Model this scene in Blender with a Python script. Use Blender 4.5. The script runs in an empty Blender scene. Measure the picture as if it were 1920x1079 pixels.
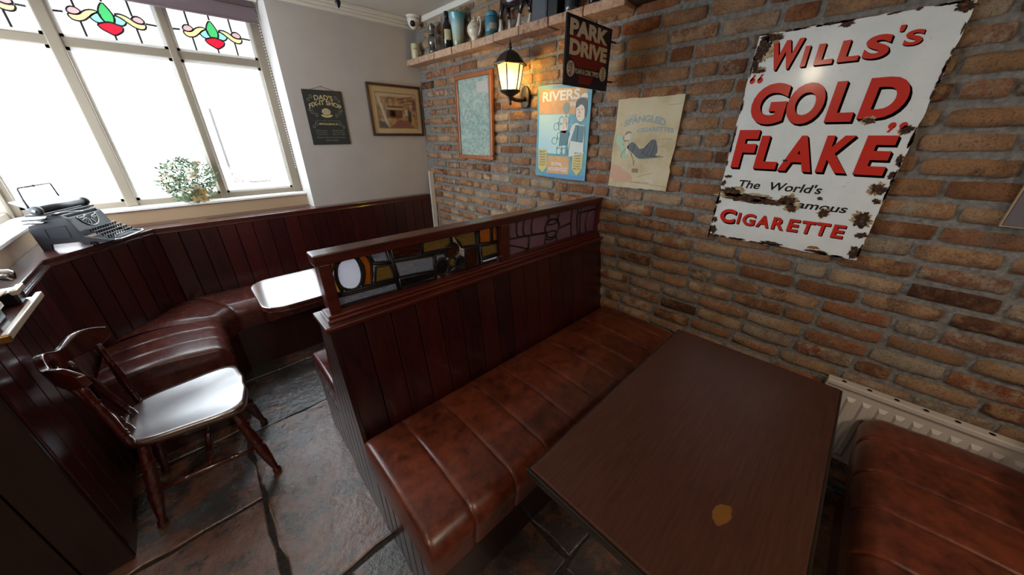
import bpy, bmesh, math, random
from mathutils import Vector, Matrix
random.seed(7)
R = math.radians
sc = bpy.context.scene
col = sc.collection

# ------------------------------------------------------------------ camera, world, light, exposure
cam_d = bpy.data.cameras.new('camera')
cam_d.sensor_fit = 'HORIZONTAL'; cam_d.sensor_width = 36.0
cam_d.lens = 614.2 / 1920 * 36.0
cam_d.clip_start = 0.02
cam = bpy.data.objects.new('camera', cam_d); col.objects.link(cam)
cam.location = (0, 0, 1.5)
cam.rotation_euler = (R(90 - 24.73), 0, R(-44.17))
sc.camera = cam

world = bpy.data.worlds.new('overcast_sky'); sc.world = world
world.use_nodes = True
bg = world.node_tree.nodes['Background']
bg.inputs['Color'].default_value = (0.80, 0.88, 1.0, 1); bg.inputs['Strength'].default_value = 1.6

DAY = 6.2            # radiance of the daylight in the frosted panes
vs = sc.view_settings
vs.view_transform = 'Standard'; vs.look = 'None'; vs.gamma = 1.0; vs.exposure = 0.0
vs.use_curve_mapping = False
sc.cycles.use_denoising = True
sc.cycles.max_bounces = 10; sc.cycles.diffuse_bounces = 6; sc.cycles.glossy_bounces = 4
sc.cycles.transparent_max_bounces = 16
sc.cycles.sample_clamp_indirect = 6.0
sc.cycles.caustics_reflective = False; sc.cycles.caustics_refractive = False

def ceiling_area(name, loc, size, power, color, spread=180):
    d = bpy.data.lights.new(name, 'AREA'); d.shape = 'DISK'; d.size = size
    d.energy = power; d.color = color; d.spread = R(spread)
    o = bpy.data.objects.new(name, d); col.objects.link(o); o.location = loc
    return o
# added ceiling lamps behind the viewer, for fill light (their fittings are built below)
FILL_LAMPS = [(-1.20, -0.60, 2.335), (0.35, -1.35, 2.335)]
for L in FILL_LAMPS:
    ceiling_area('ceiling_lamp_light', (L[0], L[1], 2.30), 0.26, 16, (1.0, 0.84, 0.66))

# ------------------------------------------------------------------ helpers
def lin(c):
    c = c / 255.0
    return c / 12.92 if c <= 0.04045 else ((c + 0.055) / 1.055) ** 2.4
def rgb(r, g, b): return (lin(r), lin(g), lin(b), 1.0)

class MB:
    def __init__(s): s.v = []; s.f = []
    def add(s, vs_, fs):
        n = len(s.v); s.v += [tuple(p) for p in vs_]; s.f += [tuple(i + n for i in f) for f in fs]; return s
    def box(s, x0, x1, y0, y1, z0, z1):
        return s.add([(x0,y0,z0),(x1,y0,z0),(x1,y1,z0),(x0,y1,z0),(x0,y0,z1),(x1,y0,z1),(x1,y1,z1),(x0,y1,z1)],
                     [(0,3,2,1),(4,5,6,7),(0,1,5,4),(1,2,6,5),(2,3,7,6),(3,0,4,7)])
    def prism(s, poly, a, b, axis='y'):
        m = {'x': lambda u, v, w: (w, u, v), 'y': lambda u, v, w: (u, w, v), 'z': lambda u, v, w: (u, v, w)}[axis]
        n = len(poly)
        vs_ = [m(u, v, a) for u, v in poly] + [m(u, v, b) for u, v in poly]
        fs = [tuple(range(n)), tuple(range(2*n-1, n-1, -1))] + [(i, (i+1) % n, n + (i+1) % n, n + i) for i in range(n)]
        return s.add(vs_, fs)
    def tube(s, pts, r, n=8, closed=False, caps=True):
        P = [Vector(p) for p in pts]; m = len(P)
        rr = r if isinstance(r, (list, tuple)) else [r] * m
        vs_ = []; prev = None
        for i, p in enumerate(P):
            if closed: t = P[(i+1) % m] - P[i-1]
            else: t = P[min(i+1, m-1)] - P[max(i-1, 0)]
            if t.length < 1e-9: t = Vector((0,0,1))
            t.normalize()
            if prev is None:
                a = Vector((0,0,1)) if abs(t.z) < .9 else Vector((1,0,0))
                u = t.cross(a).normalized()
            else:
                u = prev - t * prev.dot(t)
                u = u.normalized() if u.length > 1e-6 else t.orthogonal().normalized()
            prev = u; w = t.cross(u)
            for k in range(n):
                a = 2*math.pi*k/n; vs_.append(p + (u*math.cos(a) + w*math.sin(a)) * rr[i])
        fs = []
        for i in range(m if closed else m-1):
            j = (i+1) % m
            for k in range(n):
                fs.append((i*n+k, i*n+(k+1) % n, j*n+(k+1) % n, j*n+k))
        if not closed and caps:
            fs.append(tuple(range(n-1, -1, -1))); fs.append(tuple((m-1)*n + k for k in range(n)))
        return s.add(vs_, fs)
    def turned(s, p0, p1, prof, n=12):
        p0 = Vector(p0); p1 = Vector(p1)
        return s.tube([p0.lerp(p1, t) for t, r in prof], [r for t, r in prof], n)
    def lathe(s, prof, c=(0,0,0), n=20):
        c = Vector(c); vs_ = []; m = len(prof)
        for r, h in prof:
            for k in range(n):
                a = 2*math.pi*k/n; vs_.append(c + Vector((r*math.cos(a), r*math.sin(a), h)))
        fs = [(i*n+k, i*n+(k+1) % n, (i+1)*n+(k+1) % n, (i+1)*n+k) for i in range(m-1) for k in range(n)]
        fs.append(tuple(range(n-1, -1, -1))); fs.append(tuple((m-1)*n+k for k in range(n)))
        return s.add(vs_, fs)
    def ball(s, c, r, n=10, m=6, sq=(1,1,1)):
        c = Vector(c); vs_ = [c + Vector((0,0,-r*sq[2]))]
        for i in range(1, m):
            ph = -math.pi/2 + math.pi*i/m
            for k in range(n):
                a = 2*math.pi*k/n
                vs_.append(c + Vector((r*sq[0]*math.cos(ph)*math.cos(a), r*sq[1]*math.cos(ph)*math.sin(a), r*sq[2]*math.sin(ph))))
        vs_.append(c + Vector((0,0,r*sq[2]))); N = len(vs_)
        fs = [(0, 1+(k+1) % n, 1+k) for k in range(n)]
        for i in range(m-2):
            for k in range(n):
                fs.append((1+i*n+k, 1+i*n+(k+1) % n, 1+(i+1)*n+(k+1) % n, 1+(i+1)*n+k))
        fs += [(N-1, 1+(m-2)*n+k, 1+(m-2)*n+(k+1) % n) for k in range(n)]
        return s.add(vs_, fs)
    def xf(s, M, start=0):
        for i in range(start, len(s.v)): s.v[i] = tuple(M @ Vector(s.v[i]))
        return s
    def mesh(s, name, mat, smooth=False):
        me = bpy.data.meshes.new(name); me.from_pydata(s.v, [], s.f); me.update()
        b = bmesh.new(); b.from_mesh(me); bmesh.ops.recalc_face_normals(b, faces=b.faces); b.to_mesh(me); b.free()
        if mat: me.materials.append(mat)
        if smooth: me.polygons.foreach_set('use_smooth', [True] * len(me.polygons))
        return me
    def build(s, name, mat, parent=None, smooth=False, bevel=0.0, seg=2):
        o = bpy.data.objects.new(name, s.mesh(name, mat, smooth)); col.objects.link(o)
        if parent: o.parent = parent
        if bevel:
            m = o.modifiers.new('bevel', 'BEVEL'); m.width = bevel; m.segments = seg; m.limit_method = 'ANGLE'; m.angle_limit = R(40)
            m.harden_normals = False
        if smooth and bevel: pass
        return o

def tag(o, label=None, cat=None, group=None, kind=None):
    if label: o['label'] = label
    if cat: o['category'] = cat
    if group: o['group'] = group
    if kind: o['kind'] = kind
    return o
def thing(name, label, cat, loc=(0,0,0), rotz=0.0, group=None):
    o = bpy.data.objects.new(name, None); col.objects.link(o); o.empty_display_size = .05
    o.location = loc; o.rotation_euler = (0, 0, rotz)
    return tag(o, label, cat, group)
def struct(o): o['kind'] = 'structure'; return o
def put(mesh, name, parent, loc=(0,0,0), rot=(0,0,0), scale=(1,1,1)):
    o = bpy.data.objects.new(name, mesh); col.objects.link(o); o.parent = parent
    o.location = loc; o.rotation_euler = rot; o.scale = scale
    return o
def text_mb(body, u0, u1, v0, v1, y=0.0, thick=0.0004, bold=0.0, shear=0.0, warp=None, keep=False):
    """lettering fitted to the box u0..u1, v0..v1 of a sign's face, front at y-thick"""
    cu = bpy.data.curves.new('lettering', 'FONT'); cu.body = body; cu.offset = bold; cu.shear = shear
    cu.fill_mode = 'BOTH'; cu.resolution_u = 5
    o = bpy.data.objects.new('lettering', cu); col.objects.link(o)
    dg = bpy.context.evaluated_depsgraph_get()
    me = bpy.data.meshes.new_from_object(o.evaluated_get(dg))
    vs_ = [tuple(v.co) for v in me.vertices]; fs = [tuple(p.vertices) for p in me.polygons]
    bpy.data.objects.remove(o); bpy.data.curves.remove(cu); bpy.data.meshes.remove(me)
    xs = [p[0] for p in vs_]; ys = [p[1] for p in vs_]
    X0, X1, Y0, Y1 = min(xs), max(xs), min(ys), max(ys)
    mb = MB(); out = []
    for p in vs_:
        u = u0 + (p[0]-X0)/(X1-X0)*(u1-u0); v = v0 + (p[1]-Y0)/(Y1-Y0)*(v1-v0)
        if warp: u, v = warp(u, v)
        out.append((u, y - thick, v))
    return mb.add(out, fs)
def ngon(cx, cy, rx, ry=None, n=20, a0=0.0):
    ry = rx if ry is None else ry
    return [(cx + rx*math.cos(a0 + 2*math.pi*k/n), cy + ry*math.sin(a0 + 2*math.pi*k/n)) for k in range(n)]
def smooth_poly(pts, it=2):
    for _ in range(it):
        out = []
        for i in range(len(pts)):
            a = pts[i]; b = pts[(i+1) % len(pts)]
            out += [(a[0]*.75+b[0]*.25, a[1]*.75+b[1]*.25), (a[0]*.25+b[0]*.75, a[1]*.25+b[1]*.75)]
        pts = out
    return pts

# ------------------------------------------------------------------ materials
def new_mat(name):
    m = bpy.data.materials.new(name); m.use_nodes = True
    nt = m.node_tree; return m, nt, nt.nodes['Principled BSDF'], nt.nodes['Material Output']
def nd(nt, t, **kw):
    n = nt.nodes.new(t)
    for k, v in kw.items():
        if k.startswith('in_'):
            key = k[3:]; key = int(key) if key.isdigit() else key.replace('_', ' ')
            n.inputs[key].default_value = v
        else: setattr(n, k, v)
    return n
def plain(name, c, rough=.5, metal=0.0, coat=0.0, spec=.5, emit=0.0):
    m, nt, b, out = new_mat(name)
    b.inputs['Base Color'].default_value = c; b.inputs['Roughness'].default_value = rough
    b.inputs['Metallic'].default_value = metal; b.inputs['Coat Weight'].default_value = coat
    b.inputs['Coat Roughness'].default_value = .12
    b.inputs['Specular IOR Level'].default_value = spec
    if emit:
        b.inputs['Emission Color'].default_value = c; b.inputs['Emission Strength'].default_value = emit
    return m
def coords(nt, kind='Object', scale=(1,1,1)):
    tc = nd(nt, 'ShaderNodeTexCoord'); mp = nd(nt, 'ShaderNodeMapping'); mp.inputs['Scale'].default_value = scale
    if kind == 'World':
        g = nd(nt, 'ShaderNodeNewGeometry'); nt.links.new(g.outputs['Position'], mp.inputs['Vector'])
    else: nt.links.new(tc.outputs[kind], mp.inputs['Vector'])
    return mp.outputs['Vector']
def ramp(nt, fac, stops, interp='LINEAR'):
    r = nd(nt, 'ShaderNodeValToRGB'); cr = r.color_ramp; cr.interpolation = interp
    while len(cr.elements) < len(stops): cr.elements.new(.5)
    for e, (p, c) in zip(cr.elements, stops): e.position = p; e.color = c
    nt.links.new(fac, r.inputs['Fac']); return r.outputs['Color']
def noise(nt, vec, scale, detail=4, rough=.55, out='Fac'):
    n = nd(nt, 'ShaderNodeTexNoise'); n.inputs['Scale'].default_value = scale
    n.inputs['Detail'].default_value = detail; n.inputs['Roughness'].default_value = rough
    if vec is not None: nt.links.new(vec, n.inputs['Vector'])
    return n.outputs[out]
def mixc(nt, a, b, fac, mode='MIX'):
    m = nd(nt, 'ShaderNodeMix', data_type='RGBA', blend_type=mode)
    for sock, v in ((m.inputs[6], a), (m.inputs[7], b), (m.inputs[0], fac)):
        if hasattr(v, 'links') or isinstance(v, bpy.types.NodeSocket): nt.links.new(v, sock)
        else: sock.default_value = v
    return m.outputs[2]
def math_(nt, op, a, b=0.0, clamp=False):
    m = nd(nt, 'ShaderNodeMath', operation=op); m.use_clamp = clamp
    for sock, v in ((m.inputs[0], a), (m.inputs[1], b)):
        if isinstance(v, bpy.types.NodeSocket): nt.links.new(v, sock)
        else: sock.default_value = v
    return m.outputs[0]
def bump(nt, bsdf, h, strength=.3, dist=.01):
    b = nd(nt, 'ShaderNodeBump'); b.inputs['Strength'].default_value = strength; b.inputs['Distance'].default_value = dist
    nt.links.new(h, b.inputs['Height']); nt.links.new(b.outputs['Normal'], bsdf.inputs['Normal']); return b

def wood(name, dark, light, scale=(14, 14, 1.2), rough=.32, coat=.35, rnd=.35, bstr=.12):
    m, nt, b, out = new_mat(name)
    v = coords(nt, 'World', scale)
    oi = nd(nt, 'ShaderNodeObjectInfo')
    n1 = noise(nt, v, 3.0, 6, .6); n2 = noise(nt, v, 16.0, 3, .5)
    f = math_(nt, 'MULTIPLY_ADD', n1, .75); nt.nodes[-1].inputs[2].default_value = 0
    f = math_(nt, 'ADD', f, math_(nt, 'MULTIPLY', n2, .3))
    f = math_(nt, 'ADD', f, math_(nt, 'MULTIPLY', math_(nt, 'SUBTRACT', oi.outputs['Random'], .5), rnd))
    c = ramp(nt, f, [(.25, dark), (.75, light)])
    nt.links.new(c, b.inputs['Base Color'])
    b.inputs['Roughness'].default_value = rough; b.inputs['Coat Weight'].default_value = coat; b.inputs['Coat Roughness'].default_value = .14
    bump(nt, b, n2, bstr, .004)
    return m
M = {}
M['mahogany'] = wood('mahogany', rgb(25, 8, 9), rgb(66, 20, 18))
M['mahogany_rail'] = wood('mahogany_rail', rgb(44, 15, 13), rgb(92, 34, 25), scale=(1.5, 12, 12), rough=.28, coat=.5)
M['mahogany_dark'] = wood('mahogany_dark', rgb(26, 9, 9), rgb(64, 22, 18), rough=.3)
M['chair_wood'] = wood('chair_wood', rgb(40, 12, 11), rgb(82, 28, 22), scale=(3, 12, 12), rough=.14, coat=1.0, rnd=.1, bstr=.03)
M['chair_seat'] = wood('chair_seat', rgb(40, 12, 11), rgb(82, 28, 22), scale=(3, 12, 12), rough=.16, coat=1.0, rnd=.1, bstr=.02)
for k_ in ('chair_seat',):
    q_ = M[k_].node_tree.nodes['Principled BSDF'].inputs; q_['Coat IOR'].default_value = 3.2; q_['Coat Roughness'].default_value = .24; q_['Roughness'].default_value = .3; q_['IOR'].default_value = 1.9
M['near_panel'] = wood('near_panel', rgb(22, 12, 9), rgb(42, 22, 16), rough=.45, coat=.1)  # darker wood, with the half-wall end's shade put into the colour

def leather(name, dark, light, rough=.33):
    m, nt, b, out = new_mat(name)
    v = coords(nt, 'World')
    n1 = noise(nt, v, 26, 6, .65); n2 = noise(nt, v, 6, 3, .5); n3 = noise(nt, v, 320, 2, .5)
    f = math_(nt, 'ADD', math_(nt, 'MULTIPLY', n1, .65), math_(nt, 'MULTIPLY', n2, .4))
    nt.links.new(ramp(nt, f, [(.36, dark), (.64, light)]), b.inputs['Base Color'])
    b.inputs['Roughness'].default_value = rough
    nt.links.new(math_(nt, 'MULTIPLY_ADD', n1, .2), b.inputs['Roughness']); nt.nodes[-1].inputs[2].default_value = rough - .1
    b.inputs['Coat Weight'].default_value = .12; b.inputs['Coat Roughness'].default_value = .3
    bump(nt, b, math_(nt, 'ADD', n3, n1), .10, .003)
    return m
M['leather'] = leather('brown_leather', rgb(58, 24, 18), rgb(122, 58, 36))
M['leather_bay'] = leather('oxblood_leather', rgb(54, 22, 19), rgb(92, 40, 33), .26)
M['leather_bay'].node_tree.nodes['Principled BSDF'].inputs['Coat Weight'].default_value = .5
M['leather'].node_tree.nodes['Principled BSDF'].inputs['Coat Weight'].default_value = .3

# brick: colours differ from brick to brick, with lime bloom and dark burns on the face
def brick_mat(name, per_island):
    m, nt, b, out = new_mat(name)
    if per_island: r = nd(nt, 'ShaderNodeNewGeometry').outputs['Random Per Island']
    else: r = nd(nt, 'ShaderNodeObjectInfo').outputs['Random']
    v = coords(nt, 'World')
    base = ramp(nt, r, [(0, rgb(84, 56, 46)), (.10, rgb(182, 126, 86)), (.24, rgb(204, 164, 122)), (.38, rgb(176, 112, 78)), (.50, rgb(214, 182, 146)),
                        (.62, rgb(188, 130, 94)), (.72, rgb(204, 164, 126)), (.82, rgb(156, 88, 66)), (.92, rgb(218, 196, 168)), (1, rgb(92, 70, 60))])
    n1 = noise(nt, v, 34, 7, .7); n2 = noise(nt, v, 9, 4, .6); n3 = noise(nt, v, 150, 6, .75); n4 = noise(nt, v, 17, 5, .65)
    r2 = math_(nt, 'FRACT', math_(nt, 'MULTIPLY', r, 7.31))
    base2 = ramp(nt, r2, [(0, rgb(120, 76, 54)), (.3, rgb(190, 150, 112)), (.6, rgb(150, 88, 60)), (.8, rgb(206, 184, 156)), (1, rgb(128, 96, 78))])
    base = mixc(nt, base, base2, ramp(nt, n4, [(.46, (0,0,0,1)), (.58, (1,1,1,1))]))
    dk = ramp(nt, n2, [(.30, (0.42, .38, .36, 1)), (.55, (1, 1, 1, 1))])
    c = mixc(nt, base, dk, .6, 'MULTIPLY')
    lime = ramp(nt, math_(nt, 'ADD', math_(nt, 'MULTIPLY', n1, .8), math_(nt, 'MULTIPLY', r, .18)), [(.52, (0,0,0,1)), (.66, (1,1,1,1))])
    c = mixc(nt, c, rgb(214, 196, 172), math_(nt, 'MULTIPLY', lime, .6))
    pit = ramp(nt, n3, [(.34, (.22, .18, .16, 1)), (.50, (1, 1, 1, 1))])
    c = mixc(nt, c, pit, .75, 'MULTIPLY')
    nt.links.new(c, b.inputs['Base Color']); b.inputs['Roughness'].default_value = .88; b.inputs['Specular IOR Level'].default_value = .25
    h = math_(nt, 'ADD', math_(nt, 'MULTIPLY', n1, .6), math_(nt, 'MULTIPLY', n3, .6))
    bump(nt, b, h, 1.0, .016)
    return m
M['brick'] = brick_mat('old_brick', False)
M['brick_far'] = brick_mat('old_brick_far', True)
def rough_mat(name, c1, c2, scale=20, rough=.85, bstr=.4, bdist=.01, spec=.3):
    m, nt, b, out = new_mat(name); v = coords(nt, 'World')
    n1 = noise(nt, v, scale, 6, .6)
    nt.links.new(ramp(nt, n1, [(.3, c1), (.7, c2)]), b.inputs['Base Color'])
    b.inputs['Roughness'].default_value = rough; b.inputs['Specular IOR Level'].default_value = spec
    bump(nt, b, n1, bstr, bdist); return m
M['mortar'] = rough_mat('grey_mortar', rgb(104, 101, 98), rgb(150, 146, 140), 60, .95, .8, .01)
M['cream'] = rough_mat('cream_paint', rgb(184, 178, 174), rgb(192, 186, 182), 6, .7, .05)
M['ceiling'] = rough_mat('ceiling_paint', rgb(196, 188, 176), rgb(204, 196, 184), 5, .8, .05)
M['white_trim'] = plain('white_gloss_trim', rgb(222, 216, 206), .35)
M['frame'] = plain('putty_window_paint', rgb(138, 126, 110), .45)  # frame colour darkened to hold its backlit shade
M['sill'] = plain('white_sill_paint', rgb(236, 234, 230), .3)
M['tan'] = plain('tan_riser_paint', rgb(178, 150, 120), .5)

# flagstone floor: riven dark slate with rusty patches, polished by feet
m, nt, b, out = new_mat('flagstone'); v = coords(nt, 'World'); oi = nd(nt, 'ShaderNodeObjectInfo')
n1 = noise(nt, v, 4.5, 8, .65); n2 = noise(nt, v, 38, 8, .7); n3 = noise(nt, v, 11, 6, .6)
f = math_(nt, 'ADD', n1, math_(nt, 'MULTIPLY', math_(nt, 'SUBTRACT', oi.outputs['Random'], .5), .25))
c = ramp(nt, f, [(.30, rgb(38, 38, 42)), (.44, rgb(68, 58, 54)), (.55, rgb(124, 80, 58)), (.70, rgb(62, 54, 52))])
c = mixc(nt, c, ramp(nt, n2, [(.3, (.45,.45,.45,1)), (.6, (1,1,1,1))]), .7, 'MULTIPLY')
nt.links.new(c, b.inputs['Base Color'])
nt.links.new(ramp(nt, n3, [(.3, (.13,.13,.13,1)), (.7, (.32,.32,.32,1))]), b.inputs['Roughness'])
b.inputs['IOR'].default_value = 2.1
bump(nt, b, math_(nt, 'ADD', math_(nt, 'MULTIPLY', n2, .45), n3), .6, .012); M['flag'] = m
M['joint'] = rough_mat('floor_joint', rgb(34, 33, 33), rgb(60, 55, 52), 45, .7, .8, .015, .3)

# near table: dark brown varnish with a yellow worn mark
m, nt, b, out = new_mat('dark_table_varnish'); v = coords(nt, 'Object')
n1 = noise(nt, coords(nt, 'Object', (4, 60, 10)), 3, 5, .6); n2 = noise(nt, coords(nt, 'Object', (90, 900, 90)), 1, 2, .5)
c = ramp(nt, n1, [(.3, rgb(52, 24, 16)), (.7, rgb(72, 38, 26))])
sep = nd(nt, 'ShaderNodeSeparateXYZ'); nt.links.new(v, sep.inputs[0])
wob = noise(nt, v, 40, 3, .5)
dx = math_(nt, 'DIVIDE', math_(nt, 'SUBTRACT', math_(nt, 'ADD', sep.outputs[0], math_(nt, 'MULTIPLY', sep.outputs[1], .35)), -.285), .030)
dy = math_(nt, 'DIVIDE', math_(nt, 'SUBTRACT', sep.outputs[1], -.111), .017)
d2 = math_(nt, 'ADD', math_(nt, 'ADD', math_(nt, 'MULTIPLY', dx, dx), math_(nt, 'MULTIPLY', dy, dy)), math_(nt, 'MULTIPLY', math_(nt, 'SUBTRACT', wob, .5), 1.6))
mark = ramp(nt, d2, [(.85, (1,1,1,1)), (1.0, (0,0,0,1))])
c = mixc(nt, c, rgb(120, 80, 24), math_(nt, 'MULTIPLY', mark, .8))
nt.links.new(c, b.inputs['Base Color']); b.inputs['Roughness'].default_value = .36; b.inputs['Coat Weight'].default_value = .25
b.inputs['Coat Roughness'].default_value = .22
bump(nt, b, n2, .14, .002); M['table'] = m
M['far_table'] = wood('far_table_varnish', rgb(58, 22, 16), rgb(96, 42, 28), scale=(2, 14, 14), rough=.12, coat=1.0, rnd=.1, bstr=.03)
M['far_table'].node_tree.nodes['Principled BSDF'].inputs['Coat IOR'].default_value = 2.4
M['black_edge'] = plain('black_table_edge', rgb(24, 20, 16), .3, coat=.4)
M['iron'] = plain('black_iron', rgb(22, 22, 23), .45, .3)

def pane_mat(name, c, strength, tex=0.0):
    m, nt, b, out = new_mat(name)
    b.inputs['Base Color'].default_value = (0.75, .75, .75, 1) if not tex else (c[0]*.5, c[1]*.5, c[2]*.5, 1)
    b.inputs['Roughness'].default_value = .3
    b.inputs['Emission Strength'].default_value = strength
    if tex:
        n = noise(nt, coords(nt, 'World'), 90, 4, .6)
        nt.links.new(ramp(nt, n, [(.25, (c[0]*(1-tex), c[1]*(1-tex), c[2]*(1-tex), 1)), (.7, c)]), b.inputs['Emission Color'])
        bump(nt, b, n, .3, .003)
    else: b.inputs['Emission Color'].default_value = c
    return m
M['frosted'] = pane_mat('frosted_daylit_glass', (.79, .905, 1.0, 1), DAY)
M['frosted_side'] = pane_mat('frosted_daylit_side_glass', (.79, .905, 1.0, 1), DAY * 1.5)
M['etch_clear'] = pane_mat('etched_clear_glass', (1, 1, 1, 1), DAY * 1.25)
M['etch_grey'] = pane_mat('etched_line_grey', rgb(110, 104, 96), .06)
M['etch_pink'] = pane_mat('etched_scroll_pink', rgb(190, 60, 76), .35)
M['ripple'] = pane_mat('rippled_white_glass', (.95, .98, 1, 1), 1.15, .16)
M['g_green'] = pane_mat('green_leaf_glass', rgb(78, 208, 120), .95, .1)
M['g_red'] = pane_mat('red_flower_glass', rgb(232, 22, 56), .95, .05)
M['g_blue'] = pane_mat('pale_blue_glass', rgb(160, 240, 250), .97, .05)
M['g_yellow'] = pane_mat('pale_yellow_glass', rgb(250, 232, 168), .97, .05)
M['g_pink'] = pane_mat('pale_pink_glass', rgb(226, 186, 192), .95, .05)
M['lead'] = plain('lead_came', rgb(34, 32, 32), .5, .3)

def tinted(name, c, gloss=.12, rough=.08, wav=40, bs=.5):
    m, nt, b, out = new_mat(name); nt.nodes.remove(b)
    t = nd(nt, 'ShaderNodeBsdfTransparent'); t.inputs['Color'].default_value = c
    g = nd(nt, 'ShaderNodeBsdfGlossy'); g.inputs['Roughness'].default_value = rough; g.inputs['Color'].default_value = (.9, .9, .9, 1)
    n = noise(nt, coords(nt, 'World'), wav, 4, .6)
    bp = nd(nt, 'ShaderNodeBump'); bp.inputs['Strength'].default_value = bs; bp.inputs['Distance'].default_value = .01
    nt.links.new(n, bp.inputs['Height']); nt.links.new(bp.outputs['Normal'], g.inputs['Normal'])
    d = nd(nt, 'ShaderNodeBsdfTranslucent'); d.inputs['Color'].default_value = (min(1, c[0]*1.2), min(1, c[1]*1.2), min(1, c[2]*1.2), 1)
    m1 = nd(nt, 'ShaderNodeMixShader'); m1.inputs[0].default_value = .25
    nt.links.new(t.outputs[0], m1.inputs[1]); nt.links.new(d.outputs[0], m1.inputs[2])
    m2 = nd(nt, 'ShaderNodeMixShader'); m2.inputs[0].default_value = gloss
    nt.links.new(m1.outputs[0], m2.inputs[1]); nt.links.new(g.outputs[0], m2.inputs[2])
    nt.links.new(m2.outputs[0], out.inputs['Surface']); return m
M['t_clear'] = tinted('clear_lavender_glass', (.82, .82, .92, 1), .05)
M['t_amber'] = tinted('amber_glass', (.50, .22, .03, 1), .10)
M['t_yellow'] = tinted('yellow_glass', (.80, .55, .16, 1), .10)
M['t_brown'] = tinted('brown_glass', (.16, .06, .02, 1), .07)
M['t_tan'] = tinted('tan_glass', (.34, .24, .10, 1), .10)
M['t_grey'] = tinted('reamy_grey_glass', (.34, .34, .36, 1), .14, .15, 60, .8)
M['t_dark'] = tinted('dark_glass', (.05, .05, .06, 1), .10)
M['t_mauve'] = tinted('mauve_glass', (.34, .22, .25, 1), .12, .2, 25, .8)
M['clear'] = tinted('clear_picture_glass', (.97, .97, .97, 1), .04, .02, 2, 0)
M['lamp_glass'] = tinted('lantern_glass', (.95, .88, .66, 1), .06, .2, 90, .4)

# ------------------------------------------------------------------ the room
CEIL = 2.375
o = MB().box(-2.8, 1.95, -2.6, 3.45, -.12, -.007).build('floor', M['joint']); struct(o); floor = o
def slab(x0, x1, y0, y1):
    pts = []
    for (ax, ay), (bx, by) in (((x0,y0),(x1,y0)), ((x1,y0),(x1,y1)), ((x1,y1),(x0,y1)), ((x0,y1),(x0,y0))):
        n = max(3, int(math.hypot(bx-ax, by-ay) / .09))
        for i in range(n):
            t = i / n; j = .010 if i else .004
            pts.append((ax + (bx-ax)*t + random.uniform(-j, j), ay + (by-ay)*t + random.uniform(-j, j)))
    cx = sum(p[0] for p in pts)/len(pts); cy = sum(p[1] for p in pts)/len(pts)
    n = len(pts); dz = random.uniform(-.002, .0015)
    def ring(k, z): return [(cx + (p[0]-cx)*k, cy + (p[1]-cy)*k, z + random.uniform(-.001, .001)) for p in pts]
    w = 1 - .010 / max(.2, min(x1-x0, y1-y0))
    vs_ = ring(1, -.03) + ring(1, -.003) + ring(w, dz)
    fs = [(i, (i+1) % n, n+(i+1) % n, n+i) for i in range(n)] + [(n+i, n+(i+1) % n, 2*n+(i+1) % n, 2*n+i) for i in range(n)] + [tuple(range(2*n, 3*n))]
    MB().add(vs_, fs).build('flagstone', M['flag'], floor)
J = .008
def row(y0, y1, cuts):
    for a, b_ in zip(cuts[:-1], cuts[1:]): slab(a + J, b_ - J, y0 + J, y1 - J)
row(-2.4, -1.6, [-2.6, -1.8, -.9, -.1, .7, 1.3, 1.79]); row(-1.6, -.9, [-2.6, -1.5, -.7, .2, .9, 1.79]); row(-.9, -.25, [-2.6, -1.9, -1.0, -.3, .45, 1.1, 1.79])
row(-.25, .36, [-2.6, -1.6, -.8, -.02, .62, 1.25, 1.79]); row(.36, .92, [-2.6, -2.0, -1.2, -.55, .03, .66, 1.2, 1.79])
row(.92, 1.48, [-2.6, -1.8, -1.1, -.68, -.145]); row(.92, 1.95, [-.145, .62]); row(.92, 1.48, [.62, 1.2, 1.79])
row(1.48, 2.02, [-.74, -.145]); row(1.48, 1.95, [.62, 1.2, 1.79]); row(1.95, 2.48, [-.145, .38, 1.0, 1.79]); row(2.02, 2.62, [-.74, -.145]); row(2.48, 3.05, [-.145, .5, 1.1, 1.79])

struct(MB().box(-2.8, 1.95, -2.6, 3.45, CEIL, CEIL + .1).build('ceiling', M['ceiling']))
wr = struct(MB().box(1.803, 1.95, -2.6, 3.2, 0, CEIL).build('wall_right', M['mortar']))
struct(MB().box(.725, 1.803, 3.04, 3.45, 0, CEIL).build('wall_back', M['cream']))
struct(MB().box(-.95, .725, 3.06, 3.45, 2.33, CEIL).build('trim_1', M['white_trim']))
struct(MB().box(-.95, .725, 3.20, 3.45, 0, 1.068).build('wall_bay_front', M['tan']))
wl = MB().box(-.95, -.64, 1.70, 3.20, 0, 1.068); struct(wl.build('wall_bay_side', M['tan']))
struct(MB().box(-2.8, -.72, 1.72, 1.86, 0, CEIL).build('wall_left_return', M['cream']))
struct(MB().box(-2.95, -2.8, -2.6, 1.86, 0, CEIL).build('wall_left', M['cream']))
struct(MB().box(-2.95, 1.95, -2.75, -2.6, 0, CEIL).build('wall_front', M['cream']))
# cornice along the cream wall, white strip over the bricks
c_ = MB().box(-.9, 1.80, 3.015, 3.045, 2.315, 2.335).box(-.9, 1.80, 2.995, 3.045, 2.335, 2.352).box(-.9, 1.80, 2.965, 3.045, 2.352, CEIL)
struct(c_.build('trim_2', M['white_trim'], bevel=.004))
struct(MB().box(1.765, 1.81, -2.6, 2.965, 2.338, CEIL).build('trim_3', M['white_trim'], bevel=.003))
struct(MB().box(1.745, 1.79, 2.94, 2.955, .3, 1.2).build('trim_4', M['white_trim']))

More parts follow.
